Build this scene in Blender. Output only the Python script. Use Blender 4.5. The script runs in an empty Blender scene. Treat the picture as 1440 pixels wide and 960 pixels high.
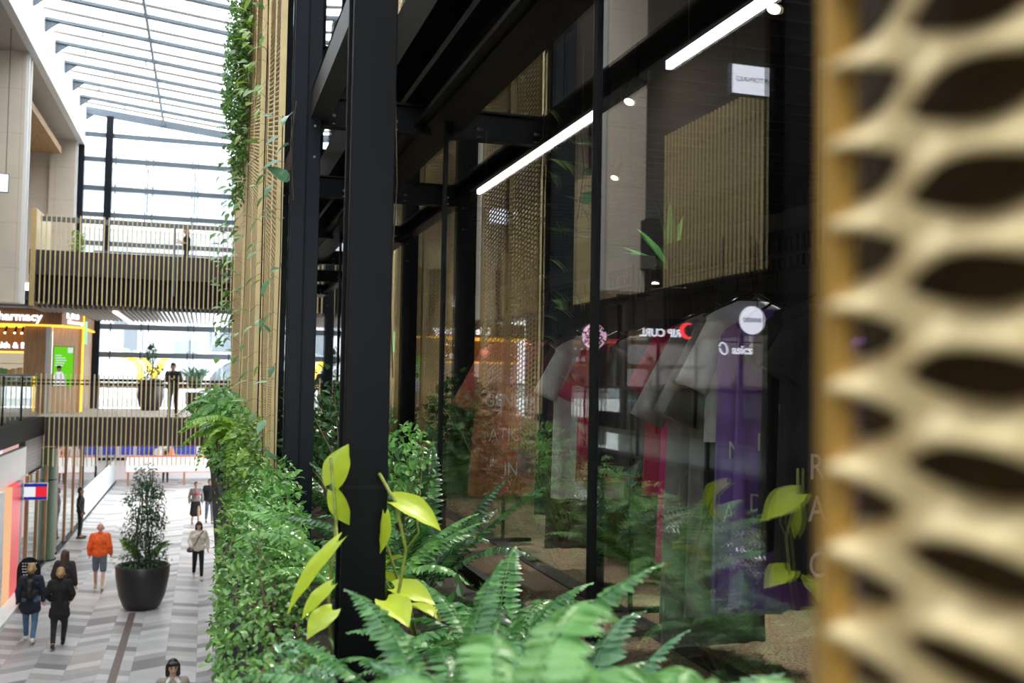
import bpy, bmesh, math, random
from mathutils import Vector, Matrix, Euler
PI = math.pi
SC = bpy.context.scene
COL = SC.collection
rnd = random.Random(7)

# ---------------------------------------------------------------- materials
def nodes_of(m):
    m.use_nodes = True
    return m.node_tree.nodes, m.node_tree.links

def mat(name, col, rough=0.5, metal=0.0, var=0.0, scale=6.0, bump=0.0, spec=0.5, emit=None, estr=0.0, sub=0.0):
    m = bpy.data.materials.new(name)
    n, l = nodes_of(m)
    b = n['Principled BSDF']
    c = (*col, 1)
    b.inputs['Base Color'].default_value = c
    b.inputs['Roughness'].default_value = rough
    b.inputs['Metallic'].default_value = metal
    b.inputs['Specular IOR Level'].default_value = spec
    if sub:
        b.inputs['Subsurface Weight'].default_value = sub
        b.inputs['Subsurface Radius'].default_value = (.02, .01, .005)
    if emit:
        b.inputs['Emission Color'].default_value = (*emit, 1)
        b.inputs['Emission Strength'].default_value = estr
    if var or bump:
        tc = n.new('ShaderNodeTexCoord')
        no = n.new('ShaderNodeTexNoise')
        no.inputs['Scale'].default_value = scale
        no.inputs['Detail'].default_value = 5
        l.new(tc.outputs['Object'], no.inputs['Vector'])
        if var:
            r = n.new('ShaderNodeValToRGB')
            r.color_ramp.elements[0].position = .3
            r.color_ramp.elements[1].position = .7
            r.color_ramp.elements[0].color = (*[x * (1 - var) for x in col], 1)
            r.color_ramp.elements[1].color = (*[min(1, x * (1 + var)) for x in col], 1)
            l.new(no.outputs['Fac'], r.inputs['Fac'])
            l.new(r.outputs['Color'], b.inputs['Base Color'])
        if bump:
            bp = n.new('ShaderNodeBump')
            bp.inputs['Strength'].default_value = bump
            bp.inputs['Distance'].default_value = .01
            l.new(no.outputs['Fac'], bp.inputs['Height'])
            l.new(bp.outputs['Normal'], b.inputs['Normal'])
    return m

def emat(name, col, s):
    m = bpy.data.materials.new(name)
    n, l = nodes_of(m)
    n.clear()
    o = n.new('ShaderNodeOutputMaterial')
    e = n.new('ShaderNodeEmission')
    e.inputs['Color'].default_value = (*col, 1)
    e.inputs['Strength'].default_value = s
    l.new(e.outputs[0], o.inputs['Surface'])
    return m

def glassmat(name, tint=(.9, .93, .92), f0=.045, rough=0.0, refl=(1, 1, 1)):
    m = bpy.data.materials.new(name)
    n, l = nodes_of(m)
    n.clear()
    o = n.new('ShaderNodeOutputMaterial')
    t = n.new('ShaderNodeBsdfTransparent'); t.inputs[0].default_value = (*tint, 1)
    g = n.new('ShaderNodeBsdfGlossy'); g.inputs['Roughness'].default_value = rough
    g.inputs['Color'].default_value = (*refl, 1)
    lw = n.new('ShaderNodeLayerWeight'); lw.inputs['Blend'].default_value = .5
    p = n.new('ShaderNodeMath'); p.operation = 'POWER'; p.inputs[1].default_value = 5
    a = n.new('ShaderNodeMath'); a.operation = 'MULTIPLY_ADD'
    a.inputs[1].default_value = 1 - f0; a.inputs[2].default_value = f0
    mx = n.new('ShaderNodeMixShader')
    l.new(lw.outputs['Facing'], p.inputs[0]); l.new(p.outputs[0], a.inputs[0])
    l.new(a.outputs[0], mx.inputs[0]); l.new(t.outputs[0], mx.inputs[1]); l.new(g.outputs[0], mx.inputs[2])
    l.new(mx.outputs[0], o.inputs['Surface'])
    return m

def M2(n, l, op, a, b=None, c=None):
    x = n.new('ShaderNodeMath'); x.operation = op
    for i, v in enumerate((a, b, c)):
        if v is None: continue
        if isinstance(v, (int, float)): x.inputs[i].default_value = v
        else: l.new(v, x.inputs[i])
    return x.outputs[0]

def paving():
    m = bpy.data.materials.new('slanted_grey_paving')
    n, l = nodes_of(m)
    b = n['Principled BSDF']
    tc = n.new('ShaderNodeTexCoord')
    s = n.new('ShaderNodeSeparateXYZ'); l.new(tc.outputs['Object'], s.inputs[0])
    W = .62
    u = M2(n, l, 'DIVIDE', s.outputs[0], W)
    iu = M2(n, l, 'FLOOR', u)
    fu = M2(n, l, 'SUBTRACT', u, iu)
    par = M2(n, l, 'PINGPONG', iu, 1.0)
    par = M2(n, l, 'MULTIPLY_ADD', par, 2, -1)
    sl = M2(n, l, 'MULTIPLY', par, fu)
    v = M2(n, l, 'MULTIPLY_ADD', sl, .3, s.outputs[1])
    v = M2(n, l, 'DIVIDE', v, .36)
    iv = M2(n, l, 'FLOOR', v)
    fv = M2(n, l, 'SUBTRACT', v, iv)
    cb = n.new('ShaderNodeCombineXYZ'); l.new(iu, cb.inputs[0]); l.new(iv, cb.inputs[1])
    wn = n.new('ShaderNodeTexWhiteNoise'); wn.noise_dimensions = '2D'; l.new(cb.outputs[0], wn.inputs['Vector'])
    r = n.new('ShaderNodeValToRGB'); r.color_ramp.interpolation = 'CONSTANT'
    cols = [(0, (.22, .21, .215)), (.14, (.33, .325, .33)), (.34, (.46, .452, .455)), (.6, (.54, .53, .53)), (.86, (.40, .36, .335))]
    e = r.color_ramp.elements
    e[0].position, e[0].color = 0, (*cols[0][1], 1)
    e[1].position, e[1].color = cols[1][0], (*cols[1][1], 1)
    for p, c in cols[2:]:
        k = e.new(p); k.color = (*c, 1)
    l.new(wn.outputs['Value'], r.inputs['Fac'])
    no = n.new('ShaderNodeTexNoise'); no.inputs['Scale'].default_value = 3; no.inputs['Detail'].default_value = 6
    l.new(tc.outputs['Object'], no.inputs['Vector'])
    k = M2(n, l, 'MULTIPLY_ADD', no.outputs['Fac'], .3, .85)
    # joints
    j1 = M2(n, l, 'LESS_THAN', fu, .012); j2 = M2(n, l, 'LESS_THAN', fv, .02)
    j = M2(n, l, 'MAXIMUM', j1, j2)
    j = M2(n, l, 'MULTIPLY_ADD', j, -.35, 1.0)
    k = M2(n, l, 'MULTIPLY', k, j)
    vm = n.new('ShaderNodeVectorMath'); vm.operation = 'SCALE'
    l.new(r.outputs['Color'], vm.inputs[0]); l.new(k, vm.inputs['Scale'])
    l.new(vm.outputs[0], b.inputs['Base Color'])
    b.inputs['Roughness'].default_value = .38
    return m

def tiled(name, col, w, h, line=.008, rough=.55, var=.1, dark=.45, nscale=2.5):
    """stone cladding: big tiles with fine joints, laid over x+y and z"""
    m = bpy.data.materials.new(name)
    n, l = nodes_of(m)
    b = n['Principled BSDF']
    tc = n.new('ShaderNodeTexCoord')
    s = n.new('ShaderNodeSeparateXYZ'); l.new(tc.outputs['Object'], s.inputs[0])
    xy = M2(n, l, 'ADD', s.outputs[0], s.outputs[1])
    fx = M2(n, l, 'FRACT', M2(n, l, 'DIVIDE', xy, w)); fz = M2(n, l, 'FRACT', M2(n, l, 'DIVIDE', s.outputs[2], h))
    j = M2(n, l, 'MAXIMUM', M2(n, l, 'LESS_THAN', fx, line / w), M2(n, l, 'LESS_THAN', fz, line / h))
    j = M2(n, l, 'MULTIPLY_ADD', j, -dark, 1.0)
    no = n.new('ShaderNodeTexNoise'); no.inputs['Scale'].default_value = nscale; no.inputs['Detail'].default_value = 8
    no.inputs['Roughness'].default_value = .65
    l.new(tc.outputs['Object'], no.inputs['Vector'])
    k = M2(n, l, 'MULTIPLY_ADD', no.outputs['Fac'], 2 * var, 1 - var)
    k = M2(n, l, 'MULTIPLY', k, j)
    vm = n.new('ShaderNodeVectorMath'); vm.operation = 'SCALE'
    vm.inputs[0].default_value = col
    l.new(k, vm.inputs['Scale']); l.new(vm.outputs[0], b.inputs['Base Color'])
    b.inputs['Roughness'].default_value = rough
    return m

def timber(name, col, axis=2, rough=.5):
    m = bpy.data.materials.new(name)
    n, l = nodes_of(m)
    b = n['Principled BSDF']
    tc = n.new('ShaderNodeTexCoord'); mp = n.new('ShaderNodeMapping')
    sc = [14, 14, 14]; sc[axis] = .8
    mp.inputs['Scale'].default_value = sc
    l.new(tc.outputs['Object'], mp.inputs[0])
    no = n.new('ShaderNodeTexNoise'); no.inputs['Scale'].default_value = 2; no.inputs['Detail'].default_value = 4
    l.new(mp.outputs[0], no.inputs['Vector'])
    r = n.new('ShaderNodeValToRGB')
    r.color_ramp.elements[0].position = .3; r.color_ramp.elements[1].position = .75
    r.color_ramp.elements[0].color = (*[x * .7 for x in col], 1); r.color_ramp.elements[1].color = (*[min(1, x * 1.2) for x in col], 1)
    l.new(no.outputs['Fac'], r.inputs['Fac']); l.new(r.outputs['Color'], b.inputs['Base Color'])
    b.inputs['Roughness'].default_value = rough
    return m

def leafmat(name, a, c, rough=.35, spec=.5):
    """leaf green varying from leaf to leaf"""
    m = bpy.data.materials.new(name)
    n, l = nodes_of(m)
    b = n['Principled BSDF']
    g = n.new('ShaderNodeNewGeometry')
    r = n.new('ShaderNodeValToRGB')
    r.color_ramp.elements[0].color = (*a, 1); r.color_ramp.elements[1].color = (*c, 1)
    l.new(g.outputs['Random Per Island'], r.inputs['Fac'])
    l.new(r.outputs['Color'], b.inputs['Base Color'])
    b.inputs['Roughness'].default_value = rough
    b.inputs['Specular IOR Level'].default_value = spec
    tr = n.new('ShaderNodeBsdfTranslucent'); l.new(r.outputs['Color'], tr.inputs[0])
    mx = n.new('ShaderNodeMixShader'); mx.inputs[0].default_value = .3
    l.new(b.outputs[0], mx.inputs[1]); l.new(tr.outputs[0], mx.inputs[2])
    l.new(mx.outputs[0], n['Material Output'].inputs['Surface'])
    return m

def speckled(name, a, c, scale):
    m = bpy.data.materials.new(name)
    n, l = nodes_of(m)
    b = n['Principled BSDF']
    tc = n.new('ShaderNodeTexCoord')
    v = n.new('ShaderNodeTexNoise'); v.inputs['Scale'].default_value = scale; v.inputs['Detail'].default_value = 2
    l.new(tc.outputs['Object'], v.inputs['Vector'])
    r = n.new('ShaderNodeValToRGB')
    r.color_ramp.elements[0].position = .5; r.color_ramp.elements[1].position = .62
    r.color_ramp.elements[0].color = (*a, 1); r.color_ramp.elements[1].color = (*c, 1)
    l.new(v.outputs['Fac'], r.inputs['Fac']); l.new(r.outputs['Color'], b.inputs['Base Color'])
    b.inputs['Roughness'].default_value = .9
    return m

K = {}
K['paving'] = paving()
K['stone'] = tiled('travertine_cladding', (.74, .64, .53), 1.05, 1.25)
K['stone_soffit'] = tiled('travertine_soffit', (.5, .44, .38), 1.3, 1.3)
K['brick'] = tiled('grey_brick', (.28, .26, .26), .3, .12, .012)
K['white'] = mat('white_plaster', (.8, .79, .77), .5, var=.03, scale=2)
K['fascia'] = tiled('white_fascia_panel', (.82, .81, .79), 1.9, 9, .02, .4, .03, .25)
K['gold_fin'] = mat('champagne_gold_fin', (.84, .66, .34), .42, .1, var=.05, scale=3)
K['brass'] = mat('brass_mesh_metal', (.93, .73, .38), .36, .25, var=.05, scale=20)
K['brass_frame'] = mat('brass_frame_metal', (.66, .5, .25), .38, .6, var=.06, scale=8)
K['black'] = mat('black_painted_steel', (.006, .006, .007), .42, 0, var=.1, scale=10, bump=.05, spec=.1)
K['black_matt'] = mat('matt_black', (.009, .009, .009), .7, var=.1, scale=8, spec=.2)
K['charcoal'] = mat('charcoal_panel', (.045, .043, .042), .6, var=.1, scale=3)
K['navy_steel'] = mat('blue_black_steel', (.010, .013, .018), .4, var=.1, scale=12, spec=.14)
K['bluegrey'] = mat('blue_grey_steel', (.13, .16, .19), .4, .2, var=.05, scale=3)
K['lightsteel'] = mat('pale_steel', (.42, .42, .42), .35, .5, var=.05, scale=3)
K['glass'] = glassmat('shopfront_glass', (.92, .93, .92), .15)
K['glass_roof'] = glassmat('skylight_glass', (.93, .96, .98), .04)
K['glass_dim'] = glassmat('tinted_shop_glass', (.7, .7, .7), .02)
K['glass_rail'] = glassmat('balustrade_glass', (.62, .72, .72), .05)
K['timber'] = timber('honey_timber', (.40, .23, .115))
K['timber_dark'] = timber('walnut_timber', (.30, .15, .06))
K['timber_h'] = timber('orange_timber_raft', (.48, .27, .09), 1)
K['concrete'] = mat('pale_concrete', (.42, .4, .38), .7, var=.08, scale=3)
K['soil'] = mat('dark_potting_soil', (.03, .022, .015), .95, var=.4, scale=30, bump=.6)
K['downlens'] = emat('added_downlight_lens', (1, .82, .6), 1.6)
K['led'] = emat('cool_led_light', (1, .97, .93), 9)
K['amber'] = emat('amber_led_light', (1, .5, .05), 2.2)
K['warm'] = emat('warm_lamp_light', (1, .78, .5), 9)
K['signwhite'] = emat('white_lit_sign', (.86, .88, 1), 2.6)
K['red_lit'] = emat('red_lit_sign', (1, .03, .04), 3)
K['peach'] = emat('peach_lit_panel', (1, .56, .3), .95)
K['green_lit'] = emat('green_lit_poster', (.16, .72, .02), .95)
K['exit_green'] = emat('green_exit_panel', (.0, .22, .17), 1.2)
K['carpet'] = speckled('tan_speckled_carpet', (.17, .12, .065), (.02, .016, .012), 60)

# ---------------------------------------------------------------- mesh building
class MB:
    def __init__(s): s.v = []; s.f = []
    def add(s, vs, fs):
        o = len(s.v); s.v += [tuple(x) for x in vs]; s.f += [tuple(i + o for i in f) for f in fs]; return s
    def box(s, x0, x1, y0, y1, z0, z1):
        return s.add([(x0, y0, z0), (x1, y0, z0), (x1, y1, z0), (x0, y1, z0), (x0, y0, z1), (x1, y0, z1), (x1, y1, z1), (x0, y1, z1)],
                     [(3, 2, 1, 0), (4, 5, 6, 7), (0, 1, 5, 4), (1, 2, 6, 5), (2, 3, 7, 6), (3, 0, 4, 7)])
    def bar(s, a, b, w, h, up=(0, 0, 1)):
        a, b = Vector(a), Vector(b); d = (b - a).normalized(); up = Vector(up)
        x = d.cross(up).normalized(); y = x.cross(d).normalized()
        vs = [p + x * (i * w / 2) + y * (j * h / 2) for p in (a, b) for i, j in ((-1, -1), (1, -1), (1, 1), (-1, 1))]
        return s.add(vs, [(0, 1, 2, 3), (7, 6, 5, 4), (0, 4, 5, 1), (1, 5, 6, 2), (2, 6, 7, 3), (3, 7, 4, 0)])
    def tube(s, pts, r, n=8, cap=True):
        pts = [Vector(p) for p in pts]
        rs = r if isinstance(r, (list, tuple)) else [r] * len(pts)
        o = len(s.v); ref = None
        for i, p in enumerate(pts):
            d = (pts[min(i + 1, len(pts) - 1)] - pts[max(i - 1, 0)]).normalized()
            if ref is None:
                ref = d.orthogonal().normalized()
            ref = (ref - d * ref.dot(d))
            ref = ref.normalized() if ref.length > 1e-6 else d.orthogonal().normalized()
            q = d.cross(ref)
            for k in range(n):
                t = 2 * PI * k / n
                s.v.append(tuple(p + (ref * math.cos(t) + q * math.sin(t)) * rs[i]))
        for i in range(len(pts) - 1):
            for k in range(n):
                a = o + i * n + k; b = o + i * n + (k + 1) % n
                s.f.append((a, b, b + n, a + n))
        if cap:
            s.f.append(tuple(o + k for k in range(n))[::-1]); s.f.append(tuple(o + (len(pts) - 1) * n + k for k in range(n)))
        return s
    def lathe(s, prof, n=32, c=(0, 0, 0), cap=True):
        o = len(s.v)
        for r, z in prof:
            for k in range(n):
                t = 2 * PI * k / n
                s.v.append((c[0] + r * math.cos(t), c[1] + r * math.sin(t), c[2] + z))
        for i in range(len(prof) - 1):
            for k in range(n):
                a = o + i * n + k; b = o + i * n + (k + 1) % n
                s.f.append((a, b, b + n, a + n))
        if cap:
            s.f.append(tuple(o + k for k in range(n))[::-1]); s.f.append(tuple(o + (len(prof) - 1) * n + k for k in range(n)))
        return s
    def prism(s, poly, axis, a, b):
        """poly: list of 2-D points, extruded along axis from a to b"""
        n = len(poly)
        def P(p, t):
            return (t, p[0], p[1]) if axis == 0 else ((p[0], t, p[1]) if axis == 1 else (p[0], p[1], t))
        return s.add([P(p, a) for p in poly] + [P(p, b) for p in poly],
                     [tuple(range(n))[::-1], tuple(range(n, 2 * n))] + [(i, (i + 1) % n, (i + 1) % n + n, i + n) for i in range(n)])
    def sphere(s, c, r, n=12, m=8, sc=(1, 1, 1)):
        o = len(s.v)
        for i in range(m + 1):
            t = PI * i / m
            for k in range(n):
                p = 2 * PI * k / n
                s.v.append((c[0] + r * sc[0] * math.sin(t) * math.cos(p), c[1] + r * sc[1] * math.sin(t) * math.sin(p), c[2] + r * sc[2] * math.cos(t)))
        for i in range(m):
            for k in range(n):
                a = o + i * n + k; b = o + i * n + (k + 1) % n
                s.f.append((a, a + n, b + n, b))
        return s
    def mesh(s, name, smooth=False):
        me = bpy.data.meshes.new(name); me.from_pydata(s.v, [], s.f); me.update()
        bm = bmesh.new(); bm.from_mesh(me)
        bmesh.ops.recalc_face_normals(bm, faces=bm.faces)
        bm.to_mesh(me); bm.free()
        if smooth: me.shade_smooth()
        return me
    def build(s, name, m, parent=None, smooth=False, bevel=0, label=None, kind=None, raw=False):
        if raw:
            me = bpy.data.meshes.new(name); me.from_pydata(s.v, [], s.f); me.update()
            if smooth: me.shade_smooth()
        else:
            me = s.mesh(name, smooth)
        return obj(name, me, m, parent, bevel, label, kind)

def obj(name, me, m, parent=None, bevel=0, label=None, kind=None):
    me.materials.append(m)
    o = bpy.data.objects.new(name, me); COL.objects.link(o)
    if parent is not None: adopt(o, parent)
    if bevel:
        b = o.modifiers.new('edge', 'BEVEL'); b.width = bevel; b.segments = 2; b.limit_method = 'ANGLE'
    if label: o['label'] = label
    if kind: o['kind'] = kind
    return o

def adopt(o, p):
    if p.name.startswith('person'):
        o.parent = p; return      # worn or held things share the figure's own space
    """children keep their own coordinates; the parent sits at pure translation/rotation"""
    o.parent = p
    o.matrix_parent_inverse = world_of(p).inverted()

def world_of(p):
    m = p.matrix_basis.copy()
    if p.parent: m = world_of(p.parent) @ p.matrix_parent_inverse @ m
    return m

def thing(name, label, cat, loc=(0, 0, 0), rz=0.0, group=None):
    o = bpy.data.objects.new(name, None); COL.objects.link(o)
    o.empty_display_size = .1
    o.location = loc; o.rotation_euler = (0, 0, rz)
    return tag(o, label, cat, group)

def tag(o, label, cat, group=None):
    o['label'] = label; o['category'] = cat
    if group: o['group'] = group
    return o

def struct(name, mb, m, parent=None, **k):
    o = mb.build(name, m, parent, **k)
    if parent is None: o['kind'] = 'structure'
    return o

def copy_tree(o, parent=None):
    c = o.copy(); COL.objects.link(c)
    if parent is not None:
        c.parent = parent; c.matrix_parent_inverse = o.matrix_parent_inverse.copy()
    for ch in o.children: copy_tree(ch, c)
    return c

def dup(o, loc, rz=None, label=None, scale=None):
    c = copy_tree(o); c.location = loc
    if rz is not None: c.rotation_euler[2] = rz
    if scale: c.scale = (scale,) * 3
    if label: c['label'] = label
    return c

def shift_into(mb, loc, rz=0, sc=1.0):
    c, s_ = math.cos(rz), math.sin(rz)
    mb.v = [(loc[0] + sc * (x * c - y * s_), loc[1] + sc * (x * s_ + y * c), loc[2] + sc * z) for x, y, z in mb.v]
    return mb

def text_mesh(s, size, depth=.004, bold=0.0, align='CENTER', spacing=1.0):
    cu = bpy.data.curves.new('lettering', 'FONT'); cu.body = s; cu.size = size; cu.extrude = depth
    cu.align_x = align; cu.align_y = 'CENTER'; cu.offset = bold; cu.space_character = spacing
    cu.resolution_u = 3
    o = bpy.data.objects.new('lettering', cu); COL.objects.link(o)
    dg = bpy.context.evaluated_depsgraph_get()
    me = bpy.data.meshes.new_from_object(o.evaluated_get(dg))
    bpy.data.objects.remove(o); bpy.data.curves.remove(cu)
    me.materials.clear()
    return me

def lettering(s, size, m, parent, loc, rot=(PI / 2, 0, 0), depth=.004, bold=0.0, align='CENTER', name='lettering', sx=1.0, spacing=1.0):
    me = text_mesh(s, size, depth, bold, align, spacing)
    o = obj(name, me, m)
    me.transform(Matrix.Translation(loc) @ Euler(rot).to_matrix().to_4x4() @ Matrix.Diagonal((sx, 1, 1, 1)))
    adopt(o, parent)
    return o
# ---------------------------------------------------------------- world, camera, render look
w = bpy.data.worlds.new('overcast_sky'); SC.world = w
w.use_nodes = True
wn_, wl_ = w.node_tree.nodes, w.node_tree.links
bg = wn_['Background']
tc = wn_.new('ShaderNodeTexCoord'); nz = wn_.new('ShaderNodeTexNoise'); nz.inputs['Scale'].default_value = 2.2; nz.inputs['Detail'].default_value = 5
rp = wn_.new('ShaderNodeValToRGB')
rp.color_ramp.elements[0].position = .35; rp.color_ramp.elements[0].color = (.93, .97, 1, 1)
rp.color_ramp.elements[1].position = .6; rp.color_ramp.elements[1].color = (1, 1, 1, 1)
wl_.new(tc.outputs['Generated'], nz.inputs['Vector']); wl_.new(nz.outputs['Fac'], rp.inputs['Fac']); wl_.new(rp.outputs['Color'], bg.inputs['Color'])
bg.inputs['Strength'].default_value = 5.6

cam = bpy.data.cameras.new('camera'); co = bpy.data.objects.new('camera', cam); COL.objects.link(co)
cam.sensor_width = 36; cam.lens = 35; cam.clip_start = .02; cam.clip_end = 400
yaw, pit, rol = math.radians(17.1), math.radians(2.2), math.radians(1.0)
f = Vector((math.sin(yaw) * math.cos(pit), math.cos(yaw) * math.cos(pit), math.sin(pit)))
rt = Vector((math.cos(yaw), -math.sin(yaw), 0)); up = rt.cross(f)
r2 = rt * math.cos(rol) + up * math.sin(rol); u2 = up * math.cos(rol) - rt * math.sin(rol)
mw = Matrix((r2, u2, -f)).transposed().to_4x4(); mw.translation = (0, 0, 5.9)
co.matrix_world = mw
cam.dof.use_dof = True; cam.dof.focus_distance = 6.5; cam.dof.aperture_fstop = 3.0
SC.camera = co
SC.view_settings.view_transform = 'Standard'; SC.view_settings.look = 'None'
SC.view_settings.exposure = 0.0; SC.view_settings.gamma = 1; SC.view_settings.use_curve_mapping = False
SC.cycles.transparent_max_bounces = 24
SC.cycles.max_bounces = 8
SC.cycles.sample_clamp_indirect = 8

def lamp(name, kind, loc, power, col=(1, 1, 1), size=.3, aim=None, parent=None, angle=60, sy=None):
    li = bpy.data.lights.new(name, kind); li.energy = power; li.color = col
    if kind == 'AREA':
        li.size = size
        if sy: li.shape = 'RECTANGLE'; li.size_y = sy
    elif kind == 'SPOT':
        li.shadow_soft_size = size; li.spot_size = math.radians(angle); li.spot_blend = .5
    else: li.shadow_soft_size = size
    o = bpy.data.objects.new(name, li); COL.objects.link(o); o.location = loc
    if aim is not None:
        o.rotation_euler = (Vector(aim) - Vector(loc)).to_track_quat('-Z', 'Y').to_euler()
    if parent is not None: adopt(o, parent)
    return o
# ---------------------------------------------------------------- the setting: lane, galleries, skylight
GX = 1.45          # plane of the upper shopfront glass
Y0, Y1 = -13.0, 42.2
struct('floor', MB().box(-16, 16, -16, 90, -.3, 0), K['paving'])
d = MB().box(-1.62, -1.46, -15, 26.4, -.004, .004)
struct('trim_1', d, mat('drain_channel_brown', (.17, .13, .12), .5, .2, var=.2, scale=20))
# left side
def slab(x0, x1, ya, yb, z0, z1): return MB().box(x0, x1, ya, yb, z0, z1)
struct('floor_gallery_left', slab(-11, -5, Y0, 34.0, 4.1, 4.5), K['concrete'])
struct('floor_gallery_left_upper', slab(-11, -5.8, Y0, 34.0, 8.25, 9.3), K['charcoal'])
struct('wall_left_ground', MB().box(-11.4, -11, Y0, 60, 0, 4.1), K['charcoal'])
struct('wall_left_middle', MB().box(-9.4, -9, Y0, 36.9, 4.5, 8.25), K['charcoal'])
struct('wall_left_upper', MB().box(-9.4, -9, Y0, Y1, 9.3, 14.8), mat('dark_warm_plaster', (.13, .12, .11), .7, var=.06, scale=1))
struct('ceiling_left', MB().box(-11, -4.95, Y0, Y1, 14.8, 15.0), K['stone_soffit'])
struct('trim_2', MB().box(-4.95, -4.75, Y0, Y1, 14.8, 16.3), K['fascia'])
struct('trim_3', MB().box(-4.9, -4.75, Y0, 30.95, 2.95, 3.78), K['white'])
struct('trim_4', MB().box(-4.95, -4.78, 30.95, 34.6, 2.98, 3.95), K['brick'])
struct('trim_5', MB().box(-5.05, -4.72, Y0, 34.0, 3.95, 4.5), K['black_matt'])
struct('wall_end_near', MB().box(-11, 9, Y0 - .4, Y0, 0, 4.1), K['charcoal'])
w5 = struct('window_added_light', MB().box(-9, GX, Y0 - .2, Y0 - .18, 4.1, 16.2), K['glass_roof'])  # unseen glazed end, added to let sky light in from behind the view
for x in (-9, -6.5, -4, -1.5, 1.3): MB().box(x - .06, x + .06, Y0 - .3, Y0 - .1, 4.1, 16.2).build('mullion', K['bluegrey'], w5)
for z in (4.2, 7.2, 10.2, 13.2, 16.1): MB().box(-9, GX, Y0 - .28, Y0 - .12, z - .06, z + .06).build('transom', K['bluegrey'], w5)
# stone pilasters of the upper storey
for i, y in enumerate((-3.0, 8.1, 19.2, 30.3, 41.4)):
    p = MB().box(-5.9, -5.0, y, y + .75, 7.8, 14.8)
    o = struct('wall_left_pilaster', p, K['stone'])
    t = MB().box(-5.0, -4.93, y + .05, y + .2, 7.8, 14.8).box(-5.0, -4.93, y + .5, y + .62, 7.8, 14.8)
    t.build('pale_corner_strip', K['white'], o)
    # side wall set back from the pilaster
    if i > 2: MB().box(-9.0, -5.9, y + .2, y + .6, 9.3, 14.8).build('side_wall', K['stone'], o)
# timber raft under the upper gallery ceiling
t = thing('ceiling_raft', 'orange timber ceiling raft hanging under the stone soffit between two pilasters', 'ceiling panel', (-6.6, 36, 14.2))
MB().box(-8.2, -5.4, 32.5, 40.6, 14.1, 14.35).build('raft_panel', K['timber_h'], t)
for y in (33.5, 36.5, 39.5):
    for x in (-7.6, -6.0): MB().tube([(x, y, 14.35), (x, y, 14.8)], .012).build('hanger_rod', K['black'], t)
# unseen ceiling lamps added to brighten the left galleries
def added_downlight(x, y, z, power, col, label, group, size=.12):
    t = thing('added_downlight', label, 'ceiling light', (x, y, z), 0, group)
    MB().lathe([(.09, 0), (.09, -.03), (.075, -.03)], 16, (x, y, z)).build('bezel', K['white'], t, smooth=False)
    MB().lathe([(.072, -.022), (.001, -.022)], 16, (x, y, z), cap=False).build('lens', K['downlens'], t)
    lamp('added_downlight_beam', 'AREA', (x, y, z - .06), power, col, size, (x, y, 0), t)
for i, y in enumerate((3, 21, 27)):
    added_downlight(-7, y, 8.25, 60, (1, .85, .65), 'small warm fill lamp added in the soffit over the left middle gallery', 'added gallery lamps')
for y in (12, 24, 34):
    added_downlight(-7, y, 14.1 if y == 34 else 14.8, 110, (1, .86, .7), 'small warm fill lamp added in the stone soffit of the upper gallery', 'added upper gallery lamps')
for y in (12, 20, 28):
    added_downlight(-7.6, y, 4.1, 50, (1, .8, .6), 'small warm fill lamp added over the ground floor shopfronts', 'added ground floor lamps')

# ------------------------------------------------ skylight
def roof_z(x): return 16.25 - (x + 4.8) * .105
sky = MB(); ys = [Y1 - 2.12 * k for k in range(27) if Y1 - 2.12 * k > Y0]
a = [(-4.8, roof_z(-4.8) + .34), (1.6, roof_z(1.6) + .34), (1.6, roof_z(1.6) + .36), (-4.8, roof_z(-4.8) + .36)]
sky.prism(a, 1, Y0, Y1)
win1 = struct('window_1', sky, K['glass_roof'])
for k, y in enumerate(ys):
    b = MB(); big = .3 if k == 0 else .085
    b.bar((-4.85, y, roof_z(-4.85)), (1.6, y, roof_z(1.6)), .12, big)
    if k: b.bar((-4.85, y, roof_z(-4.85) - .045), (1.6, y, roof_z(1.6) - .045), .2, .02)
    be = b.build('roof_beam', K['bluegrey'], win1)
    MB().bar((-4.85, y, roof_z(-4.85) + .3), (1.6, y, roof_z(1.6) + .3), .09, .06).build('glazing_bar', mat('taupe_bar', (.2, .18, .16), .5) if k == 0 else bpy.data.materials['taupe_bar'], be)
    br = MB().prism([(-4.75, roof_z(-4.75) - .04), (-4.35, roof_z(-4.35) - .04), (-4.75, roof_z(-4.75) - .4)], 1, y - .02, y + .02)
    br.build('bracket', K['bluegrey'], be)
MB().bar((-1.85, Y0, roof_z(-1.85) - .02), (-1.85, Y1, roof_z(-1.85) - .02), .07, .16).build('spine_tie', K['bluegrey'], win1)
s = MB()
for k, y in enumerate(ys[1:6]):
    for x in ((-3.9, -2.1) if k % 2 else (-3.2,)):
        s.tube([(x, y, roof_z(x) - .04), (x, y, roof_z(x) - .12)], .015).tube([(x, y, roof_z(x) - .12), (x + .02, y - .03, roof_z(x) - .2)], .035)
s.build('sprinkler_heads', K['lightsteel'], win1)

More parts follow.
